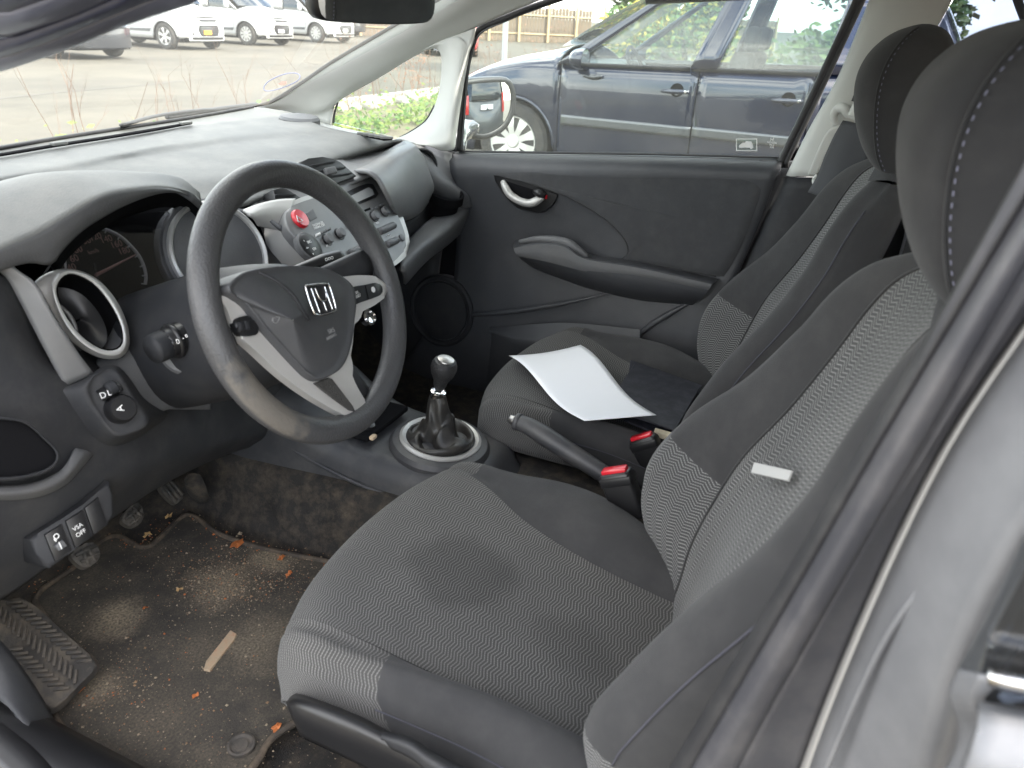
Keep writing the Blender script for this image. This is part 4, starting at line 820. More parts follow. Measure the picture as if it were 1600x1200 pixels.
text('joystick_mark', 'A', SP_.at(188, 638.5, .0165), SP_.b, -SP_.a, .013, M['white'], spod)
for (a, b), s_ in zip(((161, 618), (171, 614), (182, 609)), ('D', 'L', 'R')): text('slider_mark', s_, SP_.at(a, b, .011), SP_.a, SP_.b, .011, M['white'], spod)
# --- coin tray at the left edge
TP = Pl(U(20, 700, y=.545), (-.05, -.95, .3))
ti = [(-90, 640), (-30, 652), (10, 656), (40, 662), (66, 684), (86, 704), (88, 718), (74, 732), (40, 742), (0, 746), (-60, 746), (-110, 740)]
to = [(-95, 637), (-30, 648), (12, 652), (43, 659), (70, 682), (91, 703), (93, 720), (77, 737), (41, 748), (0, 752), (-60, 752), (-120, 745)]
tc_ = sum(ring(TP, ti, 0), Vector())/44
tr_ = loft('coin_tray', [[p-TP.n*.02 for p in ring(TP, to, 0)], ring(TP, to, .006), ring(TP, ti, .008), ring(TP, ti, 0), [tc_+(p-tc_)*.97 for p in ring(TP, ti, -.012)]], M['dark'], DASH, 60, 20, True, vlin=True)
prism('tray_shade', ring(TP, ti, -.004), .01, M['deep'], tr_, 0)  # dark plate that stands in for the shade inside the tray
loft('tray_ledge', [Uy([(-120, 750, .548), (0, 758, .546), (50, 754, .546), (90, 738, .548), (108, 718, .552), (118, 700, .562)]), Uy([(-120, 766, .54), (0, 772, .538), (55, 767, .538), (97, 750, .54), (120, 726, .546), (136, 704, .56)]), Uy([(-120, 776, .56), (0, 782, .556), (60, 777, .556), (103, 758, .558), (127, 733, .562), (146, 710, .57)])], M['plastic'], DASH, 30, 10, thick=.006)
# --- lower switch bank
LP_ = Pl(U(115, 828, y=.556), (-.16, -.93, .33))
bank = prism('switch_bank', [LP_.at(a, b) for a, b in ((46, 843), (60, 833), (100, 808), (130, 788), (152, 770), (172, 751), (179, 772), (180, 803), (170, 822), (113, 862), (80, 889), (71, 885), (58, 866))], .07, M['dark'], DASH, .006, 3)
B1 = prism('levelling_switch', [LP_.at(a, b, .004) for a, b in ((70, 836), (97, 819), (113, 860), (87, 878))], .01, M['black'], bank, .002, 2)
B2 = prism('stability_switch', [LP_.at(a, b, .004) for a, b in ((103, 814.5), (130, 797), (145, 839), (118, 856.5))], .01, M['black'], bank, .002, 2)
B3 = prism('blank_switch', [LP_.at(a, b, .004) for a, b in ((132.5, 794), (154, 777), (169, 819), (147, 836.5))], .01, M['black'], bank, .002, 2)
_x = (LP_.at(130, 797)-LP_.at(103, 814.5)).normalized(); _y = LP_.n.cross(_x)
for s_, q in (('VSA', (121.5, 823.5)), ('OFF', (126.5, 833))): text('switch_print', s_, LP_.at(*q, .0048), _x, _y, .0075, M['white'], B2)
tube('lamp_symbol', [LP_.at(a, b, .005) for a, b in ((84, 838), (88, 834), (92, 836), (91, 840), (87, 842))], .0007, M['white'], B1, 5, 16, True)
for d_ in (0, 2.2): tube('lamp_symbol', [LP_.at(85-d_*.4, 840+d_, .005), LP_.at(89-d_*.4, 844+d_, .005)], .0007, M['white'], B1, 5, 2)
prism('thumb_wheel', [LP_.at(a, b, .009) for a, b in ((86, 853), (99, 844), (106, 853), (93, 861))], .006, M['plastic'], B1, .002, 2)
tube('level_mark', [LP_.at(92, 847, .010), LP_.at(97, 858, .010)], .0008, M['white'], B1, 5, 3)
# --- steering column and stalks
WC = Vector((-.353, .371, .924)); WT = math.radians(22.27); WN = Vector((0, -math.cos(WT), math.sin(WT))); WP = Pl(WC, WN)
COLM = loft('column_shroud', [[WC-WN*d_+WP.a*(rx*math.cos(q))+WP.b*(ry_*math.sin(q)-.012) for q in [2*math.pi*i/12 for i in range(12)]] for d_, rx, ry_ in ((.030, .062, .062), (.05, .075, .075), (.12, .085, .088), (.20, .09, .095), (.34, .09, .095))], M['dark'], DASH, 36, 16, True)
sL = [U(238, 547, x=-.475), U(258, 538, x=-.455), U(285, 527, x=-.43), U(315, 515, x=-.39)]
st1 = tube('light_stalk', [sL[1], sL[2], sL[3]], [.020, .023, .016], M['black'], DASH, 16, 16)
tube('stalk_knob', [sL[0], sL[0].lerp(sL[1], .4), sL[1]], [.019, .0205, .020], M['dark'], st1, 18, 8)
tube('stalk_ring', [sL[1].lerp(sL[2], .35), sL[1].lerp(sL[2], .6)], .0245, M['black'], st1, 18, 3)
for k, (a, b) in enumerate(((278, 534), (286, 528), (291, 524))): text('stalk_print', ('D', '-', 'o')[k], U(a, b, x=-.462-.0*k), (0, -1, .1), (0, 0, 1), .009, M['white'], st1)
lathe('stalk_base_rim', U(285, 552, x=-.43), (-.9, -.4, .1), [(.030, -.01), (.030, .004), (.024, .008), (.001, .004)], M['plastic'], DASH, 24)
sR = [U(452, 426, y=.52), U(490, 414, y=.51), U(512, 407, y=.505), U(531, 402, y=.50)]
st2 = tube('wiper_stalk', sR, [.007, .010, .013, .0125], M['black'], DASH, 16, 20)
text('stalk_print', 'ooo', sR[2].lerp(sR[1], .3)+Vector((0, -.0115, .008)), (sR[3]-sR[0]), (0, .3, 1), .011, M['white'], st2)
# --- centre fascia
STK = pl3(U(450, 330, y=.665), U(640, 345, y=.635), U(545, 425, y=.58))
fas = prism('centre_fascia', crom([STK.at(a, b, -.014) for a, b in ((440, 345), (442, 325), (458, 314), (478, 306), (510, 296), (552, 268), (582, 262), (600, 272), (617, 305), (632, 345), (640, 375), (638, 396), (612, 418), (565, 434), (520, 436), (488, 412), (464, 386), (446, 364))], 60, True), .05, M['silver'], DASH, .008, 3)
stk = prism('centre_stack', crom([STK.at(a, b) for a, b in ((446, 340), (449, 327), (470, 316), (510, 303), (545, 288), (568, 279.5), (584, 279), (594, 287), (611, 316), (625, 344), (634, 370), (634, 387), (627, 397), (610, 412), (575, 424), (548, 432), (526, 428), (498, 408), (470, 380), (452, 358))], 70, True), .02, M['satin'], DASH, .004, 2)
pp = lambda nm, L_, m, off=.003, dep=.006, bev=.001, par=None: prism(nm, [STK.at(a, b, off) for a, b in L_], dep, m, par or stk, bev, 1)
stx = (STK.at(610, 330)-STK.at(560, 350)).normalized(); sty = STK.n.cross(stx)
pp('display_bezel', ((528, 313), (534, 303), (560, 291), (574, 286), (583, 287), (592, 303), (588, 308), (545, 326), (536, 324)), M['black'], .0015, .005)
M['lcd'] = mat('lcd', (.33, .34, .34), .15, spec=.7)
pp('display', ((538, 311), (576, 292.5), (582, 296), (585, 304), (548, 320.5), (543, 319)), M['lcd'], .003, .004, 0)
pp('disc_slot', ((556, 333), (578, 324), (579.5, 327), (557.5, 336)), M['deep'], .002, .004, 0)
for a, b in ((584, 324), (591, 321), (597, 318)): pp('preset_button', ((a-2.6, b+.6), (a+2, b-1.6), (a+3, b+1.2), (a-1.6, b+3.4)), M['plastic'], .004, .006)
for a, b in ((584, 339), (599.5, 331.5), (511, 375), (530, 366)):
    kn = lathe('rotary_knob', STK.at(a, b), STK.n, [(.0125, -.004), (.0125, .001), (.0115, .0015)], M['black'], stk, 24)
    lathe('knob_cap', STK.at(a, b), STK.n, [(.0095, -.004), (.0095, .009), (.0085, .0105), (.001, .0105)], M['plastic'], kn, 24)
for a, b, c, d in ((592, 362, 615, 352), (605, 382, 620, 375), (547, 396, 573, 384), (556, 412, 570, 406), (545, 352, 562, 345)):
    tube('rocker_button', [STK.at(a, b, .001), STK.at((a+c)/2, (b+d)/2, .003), STK.at(c, d, .001)], .0078, M['plastic'], stk, 12, 10)
lathe('round_button', STK.at(627, 372), STK.n, [(.008, -.002), (.008, .004), (.001, .005)], M['plastic'], stk, 20)
hz = lathe('hazard_button', STK.at(467.5, 343), STK.n, [(.0185, -.004), (.0185, .004), (.0165, .007), (.001, .0075)], M['red'], stk, 32)
tri = [STK.at(467.5, 343, .009)+stx*(.008*math.cos(q))+sty*(.008*math.sin(q)) for q in (math.pi/2, math.pi*7/6, math.pi*11/6)]
tube('hazard_triangle', tri, .0012, M['white'], hz, 5, closed=True, curve=False)
pp('blank_plug', ((478, 333), (489, 326), (496, 340), (485, 346)), M['plastic'], .001, .004)
for i, s_ in enumerate(('PASSENGER', 'AIRBAG OFF')): text('stack_print', s_, STK.at(497+i*2.2, 350+i*4, .0012), stx, sty, .0068, M['white'], stk)
for a, b in ((498, 364), (506, 360), (514, 356)): pp('preset_button', ((a-3.4, b+1), (a+3, b-1.8), (a+4, b+2), (a-2.6, b+4.6)), M['white'] if a == 498 else M['plastic'], .004, .006)
dp = lathe('menu_dial', STK.at(482, 386), STK.n, [(.029, -.006), (.029, .004), (.026, .006), (.0255, .004)], M['plastic'], stk, 36)
lathe('dial_face', STK.at(482, 386), STK.n, [(.0253, -.002), (.0253, .006), (.022, .008), (.001, .0085)], M['black'], dp, 36)
for dx, dy, s_ in ((0, .012, '^'), (0, -.014, 'v'), (.011, .008, 'SRC'), (.012, -.007, 'CH'), (-.004, 0, '-o-')): text('dial_print', s_, STK.at(482, 386, .009)+stx*dx+sty*dy, stx, sty, .007, M['white'], dp)
for a, b, s_ in ((590, 348, 'VOL'), (512, 384, 'A/C'), (560, 402, 'AUTO'), (607, 368, 'TUNE')): text('stack_print', s_, STK.at(a, b, .0012), stx, sty, .006, M['white'], stk)
lathe('power_socket', U(577, 496, y=.60), (-.1, -.85, .5), [(.017, -.01), (.017, .003), (.013, .006), (.011, .002), (.001, .0)], M['chrome'], DASH, 28)
# --- centre vents
def vent(nm, L_, y, slats, knob=None):
    pl = Pl(U(*L_[0], y=y), (-.12, -.88, .46))
    v = prism(nm, [pl.at(a, b) for a, b in L_], .06, M['black'], DASH, .003, 2)
    for a, b, c, d in slats: loft('vent_slat', [[pl.at(a, b, .004), pl.at((a+c)/2, (b+d)/2-.5, .006), pl.at(c, d, .004)], [pl.at(a, b+3.2, .003), pl.at((a+c)/2, (b+d)/2+2.7, .005), pl.at(c, d+3.2, .003)]], M['dark'], v, 10, 3, thick=.002)
    if knob: rbox('vent_tab', pl.at(*knob, .008), (.03, .014, .010), M['plastic'], v, .003, 2, frame(pl.n, pl.a))
    return v
vent('air_vent', [(459, 259), (468, 252), (482, 247.5), (504, 245), (520, 246.5), (533, 253), (558, 275), (516, 290), (498, 277)], .735, ((478, 259, 524, 251), (485, 268, 540, 260), (497, 278, 550, 269)), (516, 267))
vent('air_vent', [(427, 296), (438, 292.5), (448, 294), (470, 308), (478, 316), (432, 321)], .72, ((430, 303, 462, 303), (431, 311, 472, 310)))
# --- passenger side upper panel, end vent, shelf
loft('glovebox_panel', [Uy([(548, 266, .74), (575, 255, .75), (600, 239, .77), (624, 222, .82), (636, 219, .85)]), Uy([(572, 266, .68), (592, 257, .69), (616, 243, .70), (640, 230, .72), (650, 228, .735)]), Uy([(590, 277, .655), (610, 270, .665), (635, 258, .68), (656, 248, .705), (663, 246, .725)]), Uy([(602, 297, .64), (622, 291, .65), (646, 281, .67), (667, 272, .695), (672, 270, .715)]), Uy([(613, 320, .635), (632, 315, .645), (654, 305, .665), (673, 292, .69), (678, 288, .71)]), Uy([(620, 336, .645), (638, 333, .655), (658, 322, .675), (674, 303, .70), (678, 296, .715)]), Uy([(626, 346, .68), (643, 342, .69), (660, 330, .71), (674, 310, .73), (677, 301, .74)])], M['satin'], DASH, 36, 30, thick=.008)
loft('dash_end_panel', [Ux([(628, 219, .64), (652, 224, .66), (690, 233, .685), (706, 239, .69)]), Ux([(645, 228, .60), (665, 236, .63), (692, 250, .665), (707, 262, .68)]), Ux([(662, 248, .585), (680, 262, .61), (698, 275, .645), (713, 288, .675)]), Ux([(672, 285, .58), (690, 290, .60), (712, 296, .63), (732, 305, .67)]), Ux([(680, 315, .62), (700, 325, .64), (725, 325, .655), (738, 325, .68)])], M['plastic'], DASH, 24, 20, thick=.008)
ev = lathe('end_vent', U(660, 257, x=.60), (-.62, -.75, .24), [(.040, -.02), (.040, .004), (.036, .008), (.031, .004), (.030, -.008), (.001, -.008)], M['black'], DASH, 32)
lathe('vent_disc', U(660, 257, x=.60), (-.62, -.75, .24), [(.029, -.006), (.027, .002), (.001, .004)], M['dark'], ev, 28)
loft('shelf', [Uy([(672, 305, .73), (684, 330, .72), (662, 350, .70), (640, 372, .68), (622, 395, .66)]), Uy([(705, 296, .70), (715, 322, .68), (685, 352, .665), (652, 380, .645), (626, 406, .625)]), Uy([(730, 299, .685), (734, 321, .665), (699, 357, .645), (658, 388, .625), (628, 421, .605)]), Uy([(736, 304, .69), (740, 326, .67), (705, 364, .65), (664, 395, .63), (632, 430, .61)]), Uy([(738, 322, .72), (738, 345, .70), (706, 378, .68), (668, 408, .66), (634, 445, .64)])], M['plastic'], DASH, 30, 24, thick=.006)
chc = U(696, 307, y=.695)
ch = lathe('cup_holder', chc, (-.1, -.25, 1), [(.047, -.01), (.047, .012), (.043, .014), (.040, .010), (.036, -.05), (.001, -.05)], M['deep'], DASH, 36)
loft('shelf_back', [Uy([(622, 346, .70), (645, 342, .71), (662, 328, .73), (680, 296, .76)]), Uy([(615, 395, .68), (640, 378, .70), (668, 352, .72), (692, 322, .75)])], M['dark'], DASH, 12, 6, thick=.006)
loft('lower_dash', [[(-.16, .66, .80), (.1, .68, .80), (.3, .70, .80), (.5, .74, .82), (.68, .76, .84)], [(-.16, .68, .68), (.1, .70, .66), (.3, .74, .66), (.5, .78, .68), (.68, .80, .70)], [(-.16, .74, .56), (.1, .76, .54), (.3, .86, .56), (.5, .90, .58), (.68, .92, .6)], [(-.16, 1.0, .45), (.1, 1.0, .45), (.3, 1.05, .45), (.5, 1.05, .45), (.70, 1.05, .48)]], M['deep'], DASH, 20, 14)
loft('kick_panel', [[(.69, .72, .86), (.69, .9, .84), (.69, 1.1, .82)], [(.685, .76, .6), (.685, .9, .58), (.685, 1.1, .56)], [(.67, .76, .32), (.67, .9, .32), (.67, 1.1, .32)]], M['dark'], BODY, 10, 10, thick=.01)
# ================================================================== steering wheel
SW = empty('steering_wheel', WC, 'dark grey three spoke steering wheel with silver trim and a worn lower rim', 'steering wheel')
def wearmat():
    m = mat('worn_wheel_rim', (.056, .056, .058), .42, bump=.5, bscale=330, vary=.1, vscale=10)
    t = m.node_tree; b = t.nodes['Principled BSDF']; N_ = t.nodes.new; lk = t.links.new
    tc = N_('ShaderNodeTexCoord'); vm = N_('ShaderNodeVectorMath'); vm.operation = 'DISTANCE'
    wc = WP.at(412, 642, .012)-WC; vm.inputs[1].default_value = wc; lk(tc.outputs['Object'], vm.inputs[0])
    nz = N_('ShaderNodeTexNoise'); nz.inputs['Scale'].default_value = 45; nz.inputs['Detail'].default_value = 6; lk(tc.outputs['Object'], nz.inputs['Vector'])
    a = N_('ShaderNodeMath'); a.operation = 'MULTIPLY_ADD'; a.inputs[1].default_value = .11; lk(nz.outputs['Fac'], a.inputs[0]); lk(vm.outputs['Value'], a.inputs[2])
    mr = N_('ShaderNodeMapRange'); mr.inputs[1].default_value = .100; mr.inputs[2].default_value = .125; mr.inputs[3].default_value = 1; mr.inputs[4].default_value = 0; lk(a.outputs[0], mr.inputs[0])
    # the wear keeps to the face of the rim turned to the driver
    se = N_('ShaderNodeVectorMath'); se.operation = 'DOT_PRODUCT'; se.inputs[1].default_value = WN; lk(tc.outputs['Object'], se.inputs[0])
    m4 = N_('ShaderNodeMapRange'); m4.inputs[1].default_value = .001; m4.inputs[2].default_value = .006; lk(se.outputs['Value'], m4.inputs[0])
    mu = N_('ShaderNodeMath'); mu.operation = 'MULTIPLY'; lk(mr.outputs[0], mu.inputs[0]); lk(m4.outputs[0], mu.inputs[1])
    mx_ = N_('ShaderNodeMix'); mx_.data_type = 'RGBA'; mx_.inputs[7].default_value = (.115, .104, .090, 1)
    src = b.inputs['Base Color'].links[0].from_socket; lk(mu.outputs[0], mx_.inputs[0]); lk(src, mx_.inputs[6]); lk(mx_.outputs[2], b.inputs['Base Color'])
    rm = N_('ShaderNodeMapRange'); rm.inputs[3].default_value = .42; rm.inputs[4].default_value = .8; lk(mu.outputs[0], rm.inputs[0]); lk(rm.outputs[0], b.inputs['Roughness'])
    return m
M['rim'] = wearmat()
tube('rim', [WP.ab(.1715*math.cos(q), .1715*math.sin(q)) for q in [2*math.pi*i/24 for i in range(24)]], .0178, M['rim'], SW, 20, 96, True)
tr_o = [(345, 462), (352, 476), (358, 492), (368, 514), (380, 530), (402, 550), (440, 585), (480, 615), (525, 642), (558, 655), (572, 650), (576, 636), (556, 600), (547, 570), (551, 538), (558, 495), (585, 477), (604, 462), (607, 447), (592, 433), (562, 430), (530, 433), (450, 440), (380, 450)]
M['spoke'] = mat('bright_silver_trim', (.62, .605, .58), .38, metal=.4, vary=.05, dust=(.35, .3, .25), dscale=14, damt=.15)
trm = prism('silver_spokes', crom([WP.at(a, b, .008) for a, b in tr_o], 90, True), .014, M['spoke'], SW, .005, 3)
for nm, A, B, r in (('spoke_arm', (-.15, .012), (-.06, .01), .022), ('spoke_arm', (.15, .018), (.06, .015), .022), ('spoke_arm', (.03, -.15), (0, -.06), .024)):
    tube(nm, [WP.ab(*A, -.012), WP.ab(*B, -.02)], r, M['dark'], SW, 12, 6, ry=.6, up=WN)
po = [(347, 458), (346, 447), (372, 427), (415, 418.5), (452, 416.5), (490, 419), (515, 426), (537, 441), (547, 457), (549, 482), (545, 520), (537, 555), (527, 576), (512, 588), (492, 596), (476, 590), (460, 575), (432, 545), (407, 517), (390, 495), (374, 476)]
pc = WP.at(458, 500, .05); p0 = crom([WP.at(a, b, .010) for a, b in po], 80, True)
pad = loft('airbag_pad', [[p-WN*.03 for p in p0], p0, [pc+(p-pc)*.97+WN*.012 for p in p0], [pc.lerp(p, .9)+WN*.006 for p in p0], [pc.lerp(p, .6)+WN*.002 for p in p0], [pc.lerp(p, .3) for p in p0], [pc.lerp(p, .01) for p in p0]], M['rimpad'] if 'rimpad' in M else mat('airbag_cover', (.062, .063, .067), .5, bump=.3, bscale=900, vary=.08, dust=(.25, .23, .2), dscale=12, damt=.1), SW, 80, 30, True)
PP = Pl(WP.at(470, 490, .052), WN)
# curved crease across the pad and raised print
tube('pad_crease', [PP.at(a, b, c) for a, b, c in ((404, 425, -.016), (430, 438, -.006), (455, 458, -.001), (470, 480, 0), (482, 500, -.003))], .0022, M['dark'], pad, 6, 30)
# emblem: rounded frame and the letter H in chrome
eo = [(478, 450), (484, 446), (508, 444), (515, 448), (524, 478), (523, 486), (505, 492), (497, 492), (490, 487)]
ef = prism('emblem', crom([PP.at(a, b, .0006) for a, b in eo], 40, True), .004, M['black'], SW, .001, 1)
tube('emblem_frame', [PP.at(a, b, .0016) for a, b in eo], .0014, M['chrome'], ef, 8, 60, True)
for L_ in ([(486, 450), (492, 467), (500, 489)], [(507, 447), (512, 462), (520, 484)], [(492, 450), (499, 466), (505, 471), (510, 468), (509, 456)]): tube('emblem_letter', [PP.at(a, b, .0018) for a, b in L_], .0011, M['chrome'], ef, 8, 24)
tube('emblem_letter', [PP.at(a, b, .0018) for a, b in ((505, 471), (511, 487))], .0011, M['chrome'], ef, 8, 6)
wx = (WP.at(560, 470)-WP.at(420, 500)).normalized(); wy = WN.cross(wx)
text('pad_print', 'SRS', PP.at(518, 517, .0002), WP.a, WP.b, .0085, M['ghost'], pad)
text('pad_print', 'AIRBAG', PP.at(518, 526, -.0015), WP.a, WP.b, .0058, M['ghost'], pad)
tube('horn_mark', [PP.at(a, b, -.006) for a, b in ((426, 498), (437, 495), (433, 504), (428, 504))], .0006, M['ghost'], pad, 5, 12, True)
# button panels
bp_ = prism('button_panel', crom([WP.at(a, b, .0125) for a, b in ((545, 452), (570, 445), (590, 442), (598, 448), (598, 458), (588, 464), (565, 472), (547, 477))], 40, True), .01, M['black'], SW, .002, 2)
tube('button_gap', [WP.at(571, 446, .0131), WP.at(576, 468, .0131)], .0005, M['deep'], bp_, 5, 3)
text('button_print', 'SEL', WP.at(558, 457, .0131), WP.a, WP.b, .0055, M['white'], bp_); text('button_print', 'RESET', WP.at(559, 463, .0131), WP.a, WP.b, .0055, M['white'], bp_)
lathe('info_mark', WP.at(583, 452.5, .0128), WN, [(.0042, 0), (.0042, .0007), (.001, .0007)], M['white'], bp_, 16)
bq = prism('cruise_panel', crom([WP.at(a, b, .0125) for a, b in ((368, 500), (380, 494), (392, 494), (400, 504), (406, 519), (396, 524), (380, 524), (371, 514))], 30, True), .01, M['black'], SW, .003, 2)
for a, b in ((377, 509), (387, 507)): prism('cruise_button', [WP.at(p, q, .016) for p, q in ((a-4, b-6), (a+4, b-7), (a+6, b+8), (a-1, b+8))], .006, M['dark'], bq, .002, 2)
me_ = prism('mesh_insert', [WP.at(a, b, .0105) for a, b in ((491, 599), (513, 590), (520, 592), (552, 634), (556, 643), (546, 641), (520, 622))], .006, mat('dark_mesh', (.05, .047, .044), .6, bump=1, bscale=350), SW, .001, 1)
# ================================================================== rear view mirror
RM = empty('rear_view_mirror', (0.015, .50, 1.28), 'black rear view mirror hanging at the top of the windscreen', 'mirror')
rn = Vector((-.288, -.952, -.055)).normalized(); rp = Pl(U(588, 10, y=.49), rn)
ro = [(491, -22), (492, 8), (497, 24), (509, 32), (545, 35), (600, 37.5), (655, 36), (670, 32), (677, 20), (679, -8), (679, -28), (600, -46), (510, -40)]
r0 = crom([rp.at(a, b) for a, b in ro], 60, True); rc_ = sum(r0, Vector())/60
rh = loft('mirror_case', [[rc_+(p-rc_)*.965+rn*.004 for p in r0], [p+rn*.006 for p in r0], [p+(p-rc_)*.01-rn*.01 for p in r0], [p-(p-rc_)*.12-rn*.035 for p in r0], [rc_+(p-rc_)*.05-rn*.045 for p in r0]], M['black'], RM, 60, 14, True)
mk('mirror_glass', [rc_+(p-rc_)*.967+rn*.0035 for p in r0], [tuple(range(60))], M['mirror'], rh, False)
tube('mirror_stalk', [rc_-rn*.04, rc_+Vector((0, .05, .04)), rc_+Vector((0, .07, .13))], .012, M['black'], RM, 10, 12)

loft('fascia_bridge', [Uy([(392, 322, .765), (412, 308, .77), (440, 288, .775), (475, 258, .785), (520, 246, .79), (565, 252, .78), (632, 221, .77)]), Uy([(398, 334, .735), (416, 324, .73), (446, 308, .73), (486, 285, .735), (525, 270, .735), (570, 262, .725), (640, 232, .73)]), Uy([(404, 348, .715), (420, 340, .705), (452, 328, .695), (490, 312, .695), (530, 296, .695), (575, 275, .695), (645, 245, .71)])], M['satin'], DASH, 40, 14, thick=.006)

loft('pod_cowl', [Uy([(366, 330, .735), (402, 348, .73), (417, 392, .725), (410, 440, .71)]), Uy([(402, 336, .70), (428, 358, .695), (440, 396, .685), (440, 438, .665)]), Uy([(436, 356, .662), (454, 380, .655), (470, 404, .645), (488, 430, .63)])], M['plastic'], DASH, 24, 16, thick=.006)

loft('fascia_lip', [Uy([(520, 246, .80), (560, 240, .83), (594, 230, .87), (628, 215, .93)]), Uy([(535, 258, .765), (568, 248, .785), (606, 233, .82), (634, 219, .88)]), Uy([(545, 268, .735), (576, 256, .745), (618, 234, .775), (640, 223, .82)])], M['satin'], DASH, 20, 10, thick=.006)
loft('fascia_trim', [Uy([(380, 327, .70), (408, 317, .695), (438, 311, .69), (462, 310, .685)]), Uy([(393, 338, .684), (416, 334, .68), (440, 332, .674), (454, 334, .668)]), Uy([(402, 353, .69), (424, 358, .68), (444, 360, .668), (458, 364, .66)])], M['silver'], DASH, 20, 12, thick=.006)
# ================================================================== seats
def fabric(name, base, line, per=.0054, zig=.0135, amp=.5, dash=True, lw=.36, stain=None):
    m = mat(name, base, .95, sheen=.1, spec=.2); t = m.node_tree; b = t.nodes['Principled BSDF']; N_ = t.nodes.new; lk = t.links.new
    uv = N_('ShaderNodeUVMap'); sx = N_('ShaderNodeSeparateXYZ')
    tc = N_('ShaderNodeTexCoord'); wn = N_('ShaderNodeTexNoise'); wn.inputs['Scale'].default_value = 9; lk(tc.outputs['Object'], wn.inputs['Vector'])
    lk(uv.outputs[0], sx.inputs[0])
    def mth(op, a, b_=None, c=None):
        n = N_('ShaderNodeMath'); n.operation = op
        for i, q in enumerate((a, b_, c)):
            if q is None: continue
            if isinstance(q, (int, float)): n.inputs[i].default_value = q
            else: lk(q, n.inputs[i])
        return n.outputs[0]
    z = mth('PINGPONG', sx.outputs['X'], zig)                      # 0..zig triangle wave across
    v = mth('MULTIPLY_ADD', z, amp, sx.outputs['Y'])
    v = mth('MULTIPLY_ADD', wn.outputs['Fac'], .012, v)
    f = mth('FRACT', mth('DIVIDE', v, per))
    ln = mth('LESS_THAN', f, lw)
    if dash:
        d = mth('FRACT', mth('DIVIDE', sx.outputs['X'], .0034)); ln = mth('MULTIPLY', ln, mth('MULTIPLY_ADD', mth('LESS_THAN', d, .7), .55, .45))
    nz = N_('ShaderNodeTexNoise'); nz.inputs['Scale'].default_value = 7; nz.inputs['Detail'].default_value = 5; lk(tc.outputs['Object'], nz.inputs['Vector'])
    mr = N_('ShaderNodeMapRange'); mr.inputs[1].default_value = .3; mr.inputs[2].default_value = .7; mr.inputs[3].default_value = .6; mr.inputs[4].default_value = 1.15; lk(nz.outputs['Fac'], mr.inputs[0])
    mx_ = N_('ShaderNodeMix'); mx_.data_type = 'RGBA'; mx_.inputs[6].default_value = (*base, 1); mx_.inputs[7].default_value = (*line, 1)
    lk(mth('MULTIPLY', ln, mr.outputs[0]), mx_.inputs[0]); lk(mx_.outputs[2], b.inputs['Base Color'])
    stain_hook = (N_, lk, mth, b, mx_, tc)
    if stain:
        cur = mx_.outputs[2]
        for c_, r_, k_ in stain:
            vm = N_('ShaderNodeVectorMath'); vm.operation = 'DISTANCE'; vm.inputs[1].default_value = c_; lk(tc.outputs['Object'], vm.inputs[0])
            dd = mth('MULTIPLY_ADD', nz.outputs['Fac'], r_*1.2, vm.outputs['Value'])
            m5 = N_('ShaderNodeMapRange'); m5.inputs[1].default_value = r_*1.4; m5.inputs[2].default_value = r_*1.75; m5.inputs[3].default_value = k_; m5.inputs[4].default_value = 1; lk(dd, m5.inputs[0])
            m6 = N_('ShaderNodeMix'); m6.data_type = 'RGBA'; m6.blend_type = 'MULTIPLY'; m6.inputs[0].default_value = 1; lk(cur, m6.inputs[6]); lk(m5.outputs[0], m6.inputs[7]); cur = m6.outputs[2]
        lk(cur, b.inputs['Base Color'])
    hz = mth('ADD', ln, 0); bp = N_('ShaderNodeBump'); bp.inputs['Strength'].default_value = .5; bp.inputs['Distance'].default_value = .0012
    lk(hz, bp.inputs['Height']); lk(bp.outputs[0], b.inputs['Normal'])
    return m
M['zig'] = fabric('zigzag_seat_cloth', (.046, .046, .047), (.205, .205, .20), lw=.34)
M['zigc'] = fabric('zigzag_cushion_cloth', (.046, .045, .0435), (.175, .171, .165), per=.0046, zig=.013, amp=.34, lw=.32, stain=[(U(715, 885, z=.58)-Vector((-.345, 0, .30)), .075, .72), (U(900, 985, z=.57)-Vector((-.345, 0, .30)), .06, .85)])
M['suede'] = mat('plain_seat_cloth', (.035, .035, .0362), .95, bump=.25, bscale=1500, vary=.12, vscale=9, sheen=.10, spec=.15, dust=(.15, .14, .13), dscale=18, damt=.08)
M['seam'] = mat('seam_thread', (.055, .055, .07), .9)
